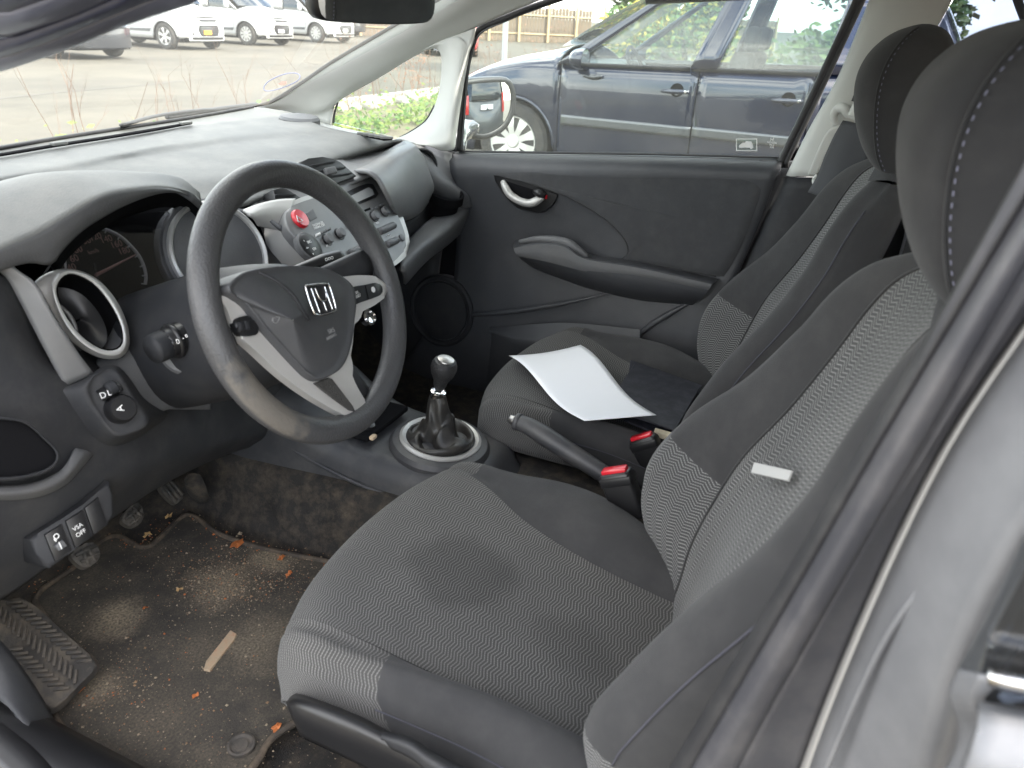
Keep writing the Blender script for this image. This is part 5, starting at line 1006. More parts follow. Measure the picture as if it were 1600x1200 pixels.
def seat(xc, dy, mir, label):
    """built in driver-seat coordinates: +s is towards the middle of the car"""
    sg = 1 if not mir else -1
    T = empty('car_seat', (xc, dy, .30), label, 'seat', 'front seats')
    def P(s, y, z): return Vector((xc+sg*s, y+dy, z))
    def LF(nm, rows, m, nu=24, nv=16, par=None, **k): return loft(nm, [[P(*q) for q in r] for r in rows], m, par or T, nu, nv, flip=bool(mir), **k)
    # ---- cushion: rows run front to back; columns outer side -> inner side
    # y, z centre, seam_out, seam_in, width_out, width_in, bolster z
    st = [(.295, .462, -.19, .19, -.225, .225, .46), (.322, .490, -.20, .20, -.235, .235, .487), (.335, .53, -.20, .20, -.240, .238, .515), (.320, .568, -.20, .195, -.245, .240, .560), (.28, .588, -.205, .19, -.25, .245, .580), (.20, .585, -.205, .165, -.252, .252, .588), (.10, .570, -.20, .125, -.252, .262, .594), (.0, .553, -.19, .105, -.25, .250, .594), (-.10, .535, -.18, .10, -.245, .212, .574), (-.20, .52, -.17, .10, -.23, .165, .54)]
    cen, bo, bi = [], [], []
    for k, (y, zc, so, si, wo, wi, zb) in enumerate(st):
        cv = lambda r: [(q[0], q[1]-.055*(abs(q[0])/.245)**2.4*max(0, min(1, (y-.05)/.22)), q[2]) for q in r]
        fr = max(0, min(1, (.30-y)/.12))            # bolsters grow behind the front edge
        bz_o = zc+(zb-zc)*fr*.75; bz_i = zc+(zb-zc)*fr
        dip = .010*fr
        cen.append(cv([(so, y, zc+.004*fr), (so*.6, y, zc-.004*fr), ((so+si)/2, y, zc-dip), (si*.6, y, zc-.002*fr), (si, y, zc+.006*fr)]))
        bo.append(cv([(so, y, zc+.003*fr), (so+(wo-so)*.25, y, bz_o-.002), (so+(wo-so)*.6, y, bz_o+.002), (wo, y, bz_o-.026), (wo-.012, y, max(.475, bz_o-.075)), (wo+.005, y, max(.47, min(.49, bz_o-.01)))]))
        bi.append(cv([(si, y, zc+.005*fr), (si+(wi-si)*.25, y, bz_i-.004), (si+(wi-si)*.6, y, bz_i+.004), (wi, y, bz_i-.024), (wi+.010, y, bz_i-.075), (wi-.005, y, .44)]))
    LF('cushion', cen, M['zigc'], 40, 50)
    # outer bolster: patterned front corner, plain behind
    def cut(rows, a, b):  # resample rows along v between fractions a..b
        R = [[P(*q) for q in r] for r in rows]; n = len(R[0]); cols = [crom([r[j] for r in R], 41) for j in range(n)]
        i0, i1 = int(a*40), int(b*40); return [[cols[j][i] for j in range(n)] for i in range(i0, i1+1, 2)]
    loft('cushion_corner', cut(bo, 0, .45), M['zigc'], T, 24, 20, flip=not mir)
    loft('cushion_bolster', cut(bo, .45, 1), M['suede'], T, 24, 30, flip=not mir)
    loft('cushion_corner', cut(bi, 0, .30), M['zigc'], T, 24, 14, flip=bool(mir))
    loft('cushion_bolster', cut(bi, .30, 1), M['suede'], T, 24, 34, flip=bool(mir))
    sp_ = cut(bo, .45, 1); tube('bolster_seam', [r[3]+Vector((-sg*.006, 0, -.012)) for r in sp_], .0010, M['seam'], T, 5, 60)
    # underside block and rail cover
    rbox('seat_base', P(0, .03, .415), (.44, .52, .10), M['deep'], T, .02)
    # ---- backrest: rows bottom -> top ; per row z, centre y, seam y, bolster y, back y, half widths
    bk = [(.47, -.150, -.135, -.105, -.26, .115, .10, .235, .225), (.56, -.165, -.148, -.078, -.28, .125, .11, .250, .228), (.63, -.178, -.155, -.060, -.29, .135, .115, .262, .228), (.70, -.195, -.172, -.068, -.30, .145, .12, .268, .226), (.78, -.222, -.198, -.112, -.315, .155, .122, .270, .225), (.86, -.262, -.240, -.180, -.335, .158, .128, .262, .222), (.94, -.295, -.275, -.228, -.36, .155, .134, .248, .214), (1.0, -.315, -.297, -.258, -.375, .145, .130, .228, .200), (1.045, -.333, -.318, -.290, -.385, .125, .112, .195, .172), (1.075, -.352, -.345, -.328, -.39, .092, .085, .145, .13)]
    cen, so_, si_ = [], [], []
    for z, yc, ys, yb0, yk, wo, wi, bo_, bi_ in bk:
        yb = yb0
        yo = ys-.016*max(0, min(1, (z-.55)/.15))*max(0, min(1, (1.06-z)/.1))
        cen.append([(-wo, yo, z), (-wo*.5, yc+.002, z), (0, yc, z), (wi*.5, yc+.004, z), (wi, ys, z)])
        yb = ip([(.47, -.142), (.56, -.125), (.63, -.120), (.70, -.145), (.78, -.183), (.86, -.232), (.94, -.270), (1.0, -.290), (1.045, -.312), (1.075, -.338)], z)
        so_.append([(-wo, yo+.001, z), (-wo-(bo_-wo)*.35, (yo*.45+yb*.55)+.004, z), (-wo-(bo_-wo)*.75, yb+.002, z), (-bo_, yb-.022, z), (-bo_-.008, yb*.55+yk*.45, z), (-bo_+.015, yk, z), (-wo*.5, yk-.015, z)])
        yb = yb0
        si_.append([(wi, ys+.001, z), (wi+(bi_-wi)*.35, (ys*.45+yb*.55)+.004, z), (wi+(bi_-wi)*.75, yb+.002, z), (bi_, yb-.020, z), (bi_+.008, yb*.55+yk*.45, z), (bi_-.015, yk, z), (wi*.5, yk-.015, z)])
    top = [(-.085, -.345, 1.075), (-.04, -.352, 1.083), (0, -.356, 1.085), (.04, -.352, 1.083), (.075, -.345, 1.075)]
    LF('backrest', cen+[[(a*.95, b-.012, 1.088) for a, b, c in top]], M['zig'], 40, 60)
    n_ = 6
    def cut2(rows, a, b, fl):
        R = [[P(*q) for q in r] for r in rows]; n = len(R[0]); cols = [crom([r[j] for r in R], 61) for j in range(n)]
        i0, i1 = int(a*60), int(b*60); return [[cols[j][i] for j in range(n)] for i in range(i0, i1+1, 2)]
    loft('lower_bolster', cut2(si_, 0, .40, 0), M['zig'], T, 36, 24, flip=bool(mir))
    loft('upper_bolster', cut2(si_, .40, 1, 0), M['suede'], T, 36, 40, flip=bool(mir))
    loft('lower_bolster', cut2(so_, 0, .24, 0), M['zig'], T, 36, 20, flip=not mir)
    loft('upper_bolster', cut2(so_, .24, 1, 0), M['suede'], T, 36, 44, flip=not mir)
    sd = cut2(so_, .24, .92, 0); tube('side_seam', [r[3].lerp(r[4], .35)+Vector((-sg*.004, 0.002, 0)) for r in sd], .0011, M['seam'], T, 5, 70)
    sd = cut2(si_, .40, .92, 0); tube('side_seam', [r[3].lerp(r[4], .35)+Vector((sg*.004, 0.002, 0)) for r in sd], .0011, M['seam'], T, 5, 70)
    for r_ in (so_, si_):
        tube('insert_seam', [P(*r[0])+Vector((0, .0005, 0)) for r in r_], .0018, M['suede'], T, 6, 50)
    # shoulder cap
    LF('shoulder', [[(-.145, -.328, 1.075), (-.08, -.335, 1.086), (0, -.345, 1.092), (.07, -.335, 1.086), (.13, -.328, 1.075)], [(-.15, -.36, 1.08), (-.08, -.362, 1.094), (0, -.365, 1.098), (.07, -.362, 1.094), (.135, -.36, 1.08)], [(-.145, -.392, 1.07), (-.08, -.395, 1.08), (0, -.40, 1.085), (.07, -.395, 1.08), (.13, -.392, 1.07)]], M['suede'], 24, 8)
    LF('back_panel', [[(-.23, -.30, .47), (0, -.31, .47), (.22, -.30, .47)], [(-.255, -.34, .70), (0, -.36, .70), (.215, -.34, .70)], [(-.235, -.39, .94), (0, -.41, .94), (.20, -.39, .94)], [(-.14, -.395, 1.072), (0, -.405, 1.083), (.125, -.395, 1.072)]], M['dark'], 16, 16)
    # ---- headrest: D-shaped pad, closed rings from the bottom up
    lev = [(1.082, -.345, -.378, .105), (1.089, -.330, -.388, .122), (1.115, -.308, -.396, .132), (1.152, -.289, -.404, .136), (1.19, -.278, -.410, .137), (1.222, -.276, -.412, .136), (1.25, -.284, -.410, .131), (1.272, -.300, -.402, .122), (1.286, -.318, -.392, .108), (1.294, -.336, -.380, .085), (1.298, -.350, -.366, .05)]
    def hring(z, yf, yk, w_):
        out = []; ym = (yf*.42+yk*.58)
        for i in range(40):
            q = 2*math.pi*i/40; c, s_ = math.cos(q), math.sin(q); e = .45
            x = w_*math.copysign(abs(c)**e, c); y = ym+(yf-ym if s_ > 0 else ym-yk)*math.copysign(abs(s_)**(.62 if s_ > 0 else .5), s_)
            out.append(P(x, y, z))
        return out
    hf = loft('headrest', [hring(*l) for l in lev]+[[P(0, -.358, 1.2985)+(p-P(0, -.358, 1.298))*.05 for p in hring(*lev[-1])]], M['suede'], T, 60, 44, True)
    for s in (-1, 1):
        seam = [P(s*(w_*.985+.0006), yf-(yf-yk)*.26, z) for z, yf, yk, w_ in lev[1:-1]]
        pts = crom(seam, 57)
        tube('headrest_seam', seam, .0012, M['suede'], hf, 5, 50)
        V_, F_ = [], []
        for i in range(0, 54, 2):                       # stitches
            a, b = pts[i], pts[i].lerp(pts[i+1], .8); q = len(V_); o1 = Vector((s*sg*.0022, -.004, 0)); 
            for p in (a, b):
                for dx, dy_ in ((.0005, .0006), (.0005, -.0006), (-.001, -.0006), (-.001, .0006)): V_.append(p+o1+Vector((s*sg*dx, dy_, 0)))
            F_ += [(q, q+1, q+5, q+4), (q+1, q+2, q+6, q+5), (q+3, q, q+4, q+7), (q, q+3, q+2, q+1), (q+4, q+5, q+6, q+7)]
        mk('stitching', V_, F_, M['seam2'], hf, False)
        tube('headrest_post', [P(s*.06, -.372, 1.06), P(s*.06, -.362, 1.14)], .006, M['steel'], T, 10, 3)
    return T, P
M['seam2'] = mat('pale_stitching', (.15, .15, .20), .9)
DS, PD = seat(-.345, 0.0, False, "driver's seat in dark grey zigzag cloth, nearest the camera")
PS_, PPs = seat(.345, .058, False, 'passenger seat in dark grey cloth with a white sheet lying on it')
# seat side trim with the recline lever, driver seat outer side
loft('side_cover', [Ux([(452, 1090, -.602), (470, 1085, -.605), (560, 1118, -.61), (640, 1160, -.612), (760, 1215, -.612)]), Ux([(448, 1100, -.63), (475, 1096, -.635), (560, 1130, -.64), (640, 1172, -.645), (760, 1235, -.645)]), Ux([(455, 1120, -.64), (480, 1125, -.645), (560, 1160, -.648), (640, 1200, -.65), (760, 1265, -.65)]), Ux([(470, 1150, -.635), (490, 1160, -.64), (560, 1195, -.64), (640, 1240, -.64), (760, 1300, -.64)])], M['black'], DS, 30, 14, thick=.006)
loft('recline_lever', [Ux([(600, 1142, -.642), (640, 1152, -.644), (680, 1176, -.646), (760, 1215, -.646)]), Ux([(596, 1150, -.662), (640, 1164, -.664), (676, 1190, -.666), (750, 1235, -.666)]), Ux([(610, 1170, -.660), (645, 1188, -.662), (672, 1210, -.664), (740, 1260, -.664)])], M['dark'], DS, 20, 8, thick=.006)
# buckles
def buckle(T, top, bot, x, wdt, thk, label=None):
    a = U(*top, x=x); b = U(*bot, x=x); up = (a-b).normalized(); h = (a-b).length
    fwd = Vector((0, 1, 0)); fwd = (fwd-up*fwd.dot(up)).normalized(); lat = fwd.cross(up)
    R = Matrix((fwd, lat, up)).transposed()
    o = rbox('buckle', (a+b)/2, (wdt, thk, h), M['black'], T, .006, 3, R)
    rbox('release_button', a+up*.001, (wdt*.82, thk*.6, .010), M['red'], o, .003, 2, R)
    rbox('buckle_collar', a-up*.014, (wdt*1.03, thk*1.05, .016), M['black'], o, .003, 2, R)
    tube('buckle_stalk', [b, b-up*.10+Vector((0, -.01, 0))], .013, M['deep'], T, 8, 6, ry=.4)
    return o
buckle(DS, (961, 736), (987, 808), -.105, .052, .030)
buckle(PS_, (1003, 683), (1030, 740), .105, .052, .026)
# small white label on the backrest
import itertools
# ================================================================== centre console, gear lever, handbrake
CON = empty('centre_console', (0, .2, .40), 'dark plastic centre console between the seats with a round gear surround', 'console')
M['console'] = mat('console_plastic', (.040, .041, .045), .48, bump=.15, bscale=700, vary=.1, dust=(.26, .24, .21), dscale=14, damt=.16)
def csec(y, zt, hw_, zb): return [(-hw_-.012, y, zb), (-hw_-.006, y, zt-.05), (-hw_+.006, y, zt-.014), (-hw_+.03, y, zt), (0, y, zt), (hw_-.03, y, zt), (hw_-.006, y, zt-.014), (hw_+.006, y, zt-.05), (hw_+.012, y, zb)]
loft('console_body', [csec(.80, .62, .13, .42), csec(.66, .60, .125, .40), csec(.58, .555, .12, .40), csec(.50, .53, .115, .40), csec(.37, .522, .112, .40), csec(.27, .512, .106, .40), csec(.22, .47, .095, .38), csec(.10, .455, .085, .36), csec(-.10, .45, .08, .36), csec(-.35, .45, .08, .36)], M['console'], CON, 50, 60, thick=.006)
strip('console_edge', [(-.128, .75, .545), (-.127, .6, .50), (-.124, .48, .472), (-.118, .36, .462), (-.11, .24, .46)], .004, M['console'], CON, 8, 30)
RC = Vector((0, .371, .524)); rax = Vector((0, -.10, 1)).normalized()
lathe('gear_surround', RC, rax, [(.098, -.02), (.098, .002), (.092, .010), (.078, .014)], M['console'], CON, 56)
lathe('silver_ring', RC, rax, [(.079, .006), (.079, .0165), (.074, .020), (.067, .017), (.064, .008)], M['silver'], CON, 56)
tray = rbox('console_tray', (-.01, .545, .545), (.15, .13, .012), M['deep'], CON, .004)
lathe('push_button', (-.05, .50, .556), (0, -.3, 1), [(.012, -.01), (.012, .004), (.001, .006)], M['black'], CON, 20)
rbox('handbrake_slot', (.012, .02, .458), (.05, .30, .02), M['deep'], CON, .006)
rbox('belt_channel', (-.075, -.05, .466), (.016, .32, .02), M['satin'], CON, .005)
rbox('console_bin', (.03, -.16, .47), (.10, .20, .045), M['dark'], CON, .012)
tag(rbox('peanut_crumb', U(583, 683, z=.565), (.016, .010, .008), mat('pale_crumb', (.55, .42, .28), .8), None, .003, 2), 'pale crumb in the console tray under the steering wheel rim', 'crumb')
GL = empty('gear_lever', RC, 'black gear lever with metal topped knob and leather gaiter', 'gear lever')
M['leather'] = mat('black_leather', (.020, .019, .018), .42, bump=.3, bscale=300, vary=.2, dust=(.2, .17, .13), dscale=20, damt=.2)
gt = U(684, 616, x=0); gk = U(693, 577, x=0); gu = (gk-gt).normalized()
def gring(c, rx, ry_, n, amp, ph): return [c+Vector((rx*math.cos(q)*(1+amp*math.sin(5*q+ph)), ry_*math.sin(q)*(1+amp*math.sin(4*q+ph)), amp*.12*math.sin(3*q+ph))) for q in [2*math.pi*i/n for i in range(n)]]
b0 = RC+Vector((0, 0, .012))
loft('gaiter', [gring(b0, .066, .066, 30, 0, 0), gring(b0+Vector((0, 0, .008)), .066, .066, 30, .0, 1), gring(b0+Vector((0, 0, .012)), .060, .060, 30, .03, 2), gring(b0+Vector((0, 0, .006)), .048, .048, 30, .12, .7), gring(b0.lerp(gt, .15)+Vector((0, 0, .004)), .034, .034, 30, .18, 2.2), gring(b0.lerp(gt, .45), .024, .024, 30, .12, .4), gring(b0.lerp(gt, .75), .019, .020, 30, .08, 1.2), gring(gt, .014, .015, 30, .0, 0)], M['leather'], GL, 60, 44, True)
lathe('collar', gt, gu, [(.0145, -.006), (.0155, .002), (.0145, .007), (.011, .008), (.009, .002), (.001, .002)], M['chrome'], GL, 28)
kb = lathe('knob', gk, gu, [(.008, -.045), (.0125, -.034), (.0135, -.026), (.016, -.020), (.0215, -.010), (.0245, .002), (.0240, .010), (.0205, .018), (.016, .0205)], mat('dimpled_knob', (.02, .02, .021), .4, bump=1, bscale=420), GL, 40)
lathe('knob_cap', gk, gu, [(.0165, .0195), (.0155, .0225), (.008, .0245), (.001, .025)], M['steel'], kb, 32)
HB = empty('handbrake', U(880, 705, x=.01), 'black plastic handbrake lever with a metal push button', 'handbrake')
hp = [U(806, 658, x=.03), U(830, 668, x=.028), U(880, 700, x=.02), U(930, 732, x=.012), U(985, 770, x=.008), U(1030, 800, x=.004)]
tube('grip', hp, [.0145, .0185, .0175, .0165, .015, .013], M['console'], HB, 18, 50)
tube('release_button', [U(796, 653.5, x=.031), U(801, 656, x=.031), U(808, 659, x=.030)], [.0075, .0095, .0095], M['steel'], HB, 16, 8)
tube('grip_collar', [hp[0].lerp(hp[1], -.02), hp[0].lerp(hp[1], .25)], .0165, M['console'], HB, 18, 3)
# ================================================================== footwell: mat, foot rest, pedals
def dirtmat(name, base, spots, grain=True):
    """black carpet with sandy patches of their own shape"""
    m = mat(name, base, .95, bump=.6, bscale=450); t = m.node_tree; b = t.nodes['Principled BSDF']; N_ = t.nodes.new; lk = t.links.new
    tc = N_('ShaderNodeTexCoord')
    def mth(op, a, b_=None, c=None, cl=False):
        n = N_('ShaderNodeMath'); n.operation = op; n.use_clamp = cl
        for i, q in enumerate((a, b_, c)):
            if q is None: continue
            if isinstance(q, (int, float)): n.inputs[i].default_value = q
            else: lk(q, n.inputs[i])
        return n.outputs[0]
    nz = N_('ShaderNodeTexNoise'); nz.inputs['Scale'].default_value = 14; nz.inputs['Detail'].default_value = 8; nz.inputs['Roughness'].default_value = .7; lk(tc.outputs['Object'], nz.inputs['Vector'])
    fine = N_('ShaderNodeTexNoise'); fine.inputs['Scale'].default_value = 260; fine.inputs['Detail'].default_value = 4; lk(tc.outputs['Object'], fine.inputs['Vector'])
    tot = None
    for c, r, s in spots:
        vm = N_('ShaderNodeVectorMath'); vm.operation = 'DISTANCE'; vm.inputs[1].default_value = c; lk(tc.outputs['Object'], vm.inputs[0])
        d = mth('MULTIPLY_ADD', nz.outputs['Fac'], r*1.9, vm.outputs['Value'])
        mr = N_('ShaderNodeMapRange'); mr.inputs[1].default_value = r*1.1; mr.inputs[2].default_value = r*2.0; mr.inputs[3].default_value = s; mr.inputs[4].default_value = 0; lk(d, mr.inputs[0])
        tot = mr.outputs[0] if tot is None else mth('MAXIMUM', tot, mr.outputs[0])
    bse = N_('ShaderNodeMapRange'); bse.inputs[1].default_value = .42; bse.inputs[2].default_value = .78; bse.inputs[3].default_value = .02; bse.inputs[4].default_value = .32; lk(nz.outputs['Fac'], bse.inputs[0])
    tot = mth('MAXIMUM', tot, bse.outputs[0])
    g = N_('ShaderNodeMapRange'); g.inputs[1].default_value = .36; g.inputs[2].default_value = .66; g.inputs[3].default_value = .35; g.inputs[4].default_value = 1.3; lk(fine.outputs['Fac'], g.inputs[0])
    f = mth('MULTIPLY', tot, g.outputs[0], None, True)
    mx_ = N_('ShaderNodeMix'); mx_.data_type = 'RGBA'; mx_.inputs[6].default_value = (*base, 1); mx_.inputs[7].default_value = (.31, .25, .175, 1)
    lk(f, mx_.inputs[0]); lk(mx_.outputs[2], b.inputs['Base Color'])
    return m
MZ = .338
M['rest0'] = mat('dusty_clip', (.05, .045, .04), .8, vary=.2, vscale=30, dust=(.25, .2, .15), dscale=40, damt=.3)
mo_ = [(57, 934), (69, 920), (115, 888), (156, 848), (183, 838), (204, 848), (225, 857), (243, 848), (275, 816), (293, 805), (312, 813), (339, 833), (390, 852), (458, 868), (518, 880), (600, 905), (640, 1000), (560, 1080), (436, 1145), (392, 1202), (300, 1260), (200, 1260), (130, 1180), (99, 1140), (88, 1108), (124, 1072), (150, 1040), (92, 989), (60, 950)]
mpts = crom([U(a, b, z=MZ) for a, b in mo_], 110, True); mcn = sum(mpts, Vector())/110
FM = empty('floor_mat', mcn, 'dirty black carpet floor mat on the driver side', 'mat')
sp = [(U(180, 965, z=MZ)-mcn, .062, .8), (U(345, 915, z=MZ)-mcn, .085, .6), (U(430, 870, z=MZ)-mcn, .065, .7), (U(400, 1000, z=MZ)-mcn, .10, .4), (U(320, 1010, z=MZ)-mcn, .08, .25), (U(160, 1075, z=MZ)-mcn, .05, .5), (U(250, 1120, z=MZ)-mcn, .10, .2)]
M['matc'] = dirtmat('dirty_mat_carpet', (.034, .031, .027), sp)
bm = bmesh.new(); vs_ = [bm.verts.new(p) for p in mpts]; f0 = bm.faces.new(vs_); bmesh.ops.triangulate(bm, faces=[f0]); 
r_ = bmesh.ops.extrude_face_region(bm, geom=bm.faces[:]); bmesh.ops.translate(bm, verts=[v for v in r_['geom'] if isinstance(v, bmesh.types.BMVert)], vec=(0, 0, -.008)); bmesh.ops.recalc_face_normals(bm, faces=bm.faces)
finish(bm, 'carpet_pile', M['matc'], FM, False)
tube('binding', [p+Vector((0, 0, .001)) for p in mpts], .0052, mat('mat_binding', (.055, .045, .036), .9, bump=.5, bscale=500, vary=.3, dust=(.3, .22, .14), dscale=25, damt=.5), FM, 8, 220, True)
lathe('fixing_ring', U(377, 1165, z=MZ+.003), (0, 0, 1), [(.019, -.002), (.019, .003), (.016, .004), (.013, .001), (.010, .001), (.009, .003), (.001, .003)], M['rest0'], FM, 36)
prism('maker_tag', [U(a, b, z=MZ+.003) for a, b in ((318, 1046), (322, 1032), (338, 1014), (341, 1009), (360, 984), (370, 990), (366, 1000), (346, 1024), (328, 1048))], .003, mat('tan_tag', (.40, .31, .21), .8, vary=.25, vscale=60, dust=(.3, .1, .04), dscale=60, damt=.8), FM, .001, 1, nrm=(0, 0, 1))
FR = empty('foot_rest', U(75, 1020, z=.40), 'ribbed black rubber foot rest beside the floor mat', 'foot rest')
fp = [(-60, 935, .46), (-10, 945, .45), (27, 932, .445), (56, 948, .44), (100, 988, .42), (147, 1030, .395), (149, 1044, .39), (122, 1072, .385), (92, 1101, .38), (74, 1104, .38), (40, 1058, .40), (0, 1003, .425), (-60, 970, .45)]
FPL = pl3(U(0, 946, z=.45), U(149, 1035, z=.393), U(85, 1103, z=.38))
M['rest'] = mat('dusty_rubber', (.035, .032, .029), .85, bump=.3, bscale=300, vary=.25, vscale=20, dust=(.30, .24, .17), dscale=25, damt=.35)
fb = prism('pad', crom([FPL.at(a, b) for a, b, c in fp], 50, True), .02, M['rest'], FR, .004, 2)
import mathutils.geometry as mg
poly2 = [((p-FPL.p).dot(FPL.a), (p-FPL.p).dot(FPL.b)) for p in [FPL.at(a, b) for a, b, c in fp]]
def inside(x, y):
    r = False; n = len(poly2)
    for i in range(n):
        (x1, y1), (x2, y2) = poly2[i], poly2[i-1]
        if (y1 > y) != (y2 > y) and x < (x2-x1)*(y-y1)/(y2-y1)+x1: r = not r
    return r
ex = (FPL.at(149, 1040)-FPL.at(27, 938)).normalized(); ey = FPL.n.cross(ex)
rib = None; cnt = 0
for i in range(-14, 15):
    for j in range(-9, 10):
        c = FPL.at(70, 1018)+ex*(i*.0105)+ey*(j*.0225)
        d = c-FPL.p
        if not all(inside(d.dot(FPL.a)+q, d.dot(FPL.b)+s) for q in (-.007, .007) for s in (-.007, .007)): continue
        s = 1 if j % 2 else -1
        R = frame(FPL.n, ex*.72+ey*s*.7)
        if rib is None: rib = {}
        if s not in rib:
            rib[s] = rbox('tread_rib', c+FPL.n*.002, (.021, .0042, .006), M['rest'], fb, .0008, 1, R); rib[s]['c'] = tuple(c)
        else:
            o = rib[s].copy(); COL.objects.link(o); o.location = c-Vector(rib[s]['c']); 
M['pedal'] = mat('worn_pedal_rubber', (.04, .037, .033), .75, bump=.3, bscale=200, vary=.3, vscale=30, dust=(.3, .24, .18), dscale=30, damt=.25)
def pedal(nm, L_, y, nrm, label, ridge):
    pl = Pl(U(*L_[0], y=y), nrm); pts = [pl.at(a, b) for a, b in L_]; c = sum(pts, Vector())/len(pts)
    T = empty(nm, c, label, 'pedal', 'foot pedals')
    pdp = prism('pad', crom(pts, 30, True), .014, M['pedal'], T, .004, 2)
    ax, ay = pl.a, pl.b
    for k in ridge:
        a, b, c2, d = k; tube('pad_ridge', [pl.at(a, b, .001), pl.at(c2, d, .001)], .0034, M['pedal'], pdp, 6, 3)
    tube('arm', [c-pl.n*.012, c+Vector((0.0, .06, .06)), c+Vector((0, .10, .22))], .009, M['deep'], T, 8, 10)
    return T
pedal('clutch_pedal', [(110, 866), (128, 852), (146, 846), (156, 862), (155, 874), (136, 887), (122, 882)], .74, (-.1, -.75, .65), 'worn clutch pedal just under the switch bank', [(128, 858, 138, 882), (136, 854, 148, 876), (118, 868, 150, 852), (126, 878, 155, 864)])
pedal('brake_pedal', [(190, 812), (204, 790), (218, 785), (224, 800), (222, 815), (206, 823)], .80, (-.1, -.75, .65), 'worn brake pedal in the middle of the three pedals', [(200, 800, 214, 818), (208, 792, 221, 808), (196, 812, 219, 792), (204, 820, 224, 803)])
pedal('accelerator_pedal', [(250, 762), (266, 750), (276, 756), (287, 772), (284, 780), (272, 786)], .83, (-.1, -.75, .65), 'narrow ribbed accelerator pedal, rightmost of the pedals', [(256, 760, 275, 783), (262, 756, 281, 779), (268, 753, 286, 774)])
loft('footwell_hump', [Uz([(288, 748, .48), (296, 740, .48), (312, 742, .47), (322, 760, .46)]), Uz([(290, 762, .44), (304, 770, .43), (318, 776, .42), (326, 774, .42)]), Uz([(296, 775, .40), (310, 786, .39), (322, 785, .39), (330, 778, .39)])], M['carpet'], BODY, 14, 10)
# ================================================================== things lying on the seats
def seatz(x, y):
    """height of the passenger cushion under a point, following its crown"""
    yy = y-.048
    return .589 + (-.001 if yy > .25 else -.016*max(0, (.25-yy)/.25)) - .05*max(0, yy-.29)**1*3
pc4 = [U(795, 558, z=.600), U(907, 541, z=.602), U(1025, 651, z=.616), U(913, 660, z=.626)]
V_ = []; nu, nv = 14, 18
for i in range(nv):
    t = i/(nv-1); a = pc4[0].lerp(pc4[3], t); b = pc4[1].lerp(pc4[2], t)
    for j in range(nu):
        s = j/(nu-1); p = a.lerp(b, s); wv = .010*math.sin(math.pi*t*2.0+.3)*(1 if True else 0)
        V_.append(p+Vector((0, 0, wv-.006*math.sin(math.pi*s)*(1-t))))
pm = mat('white_paper', (.84, .85, .88), .7, bump=.1, bscale=12)
pa = mk('paper_sheet', V_, gridf(nv, nu), pm, None, True, None, sum(pc4, Vector())/4); md = pa.modifiers.new('s', 'SOLIDIFY'); md.thickness = .0006
tag(pa, 'blank white sheet of paper lying on the passenger seat', 'paper')
FO = empty('document_folder', U(1050, 640, z=.59), 'dark navy folder half under the white sheet on the passenger seat', 'folder')
M['folder'] = mat('navy_folder_cover', (.010, .011, .018), .6, vary=.2, vscale=20, dust=(.2, .2, .22), dscale=40, damt=.15)
fz = [(992, 567, .594), (1095, 604, .592), (1055, 672, .592), (975, 645, .592), (960, 615, .592)]
prism('cover', [U(a, b, z=c) for a, b, c in fz], .003, M['folder'], FO, .001, 1, nrm=(0, 0, 1))
prism('page_block', [U(a, b, z=.586) for a, b in ((1024, 668), (1052, 676), (1054, 684), (1022, 674))], .010, mat('cream_pages', (.62, .55, .40), .8), FO, .001, 1, nrm=(0, 0, 1))
prism('back_cover', [U(a, b, z=.578) for a, b in ((985, 562), (1098, 602), (1060, 692), (975, 655))], .004, M['folder'], FO, .001, 1, nrm=(0, 0, 1))
# pale strip on the driver's backrest
BP = pl3(U(1153, 728, x=-.24)+Vector((0, .004, 0)), U(1207, 851, x=-.46)+Vector((0, .0, 0)), U(1324, 558, x=-.24))
tag(prism('label_strip', [BP.at(a, b, .016) for a, b in ((1178, 722), (1237, 735), (1231, 751), (1173, 738))], .002, mat('grey_white_label', (.42, .42, .41), .6, bump=.2, bscale=200), None, .0005, 1), "small whitish strip stuck on the driver's backrest cloth", 'label')
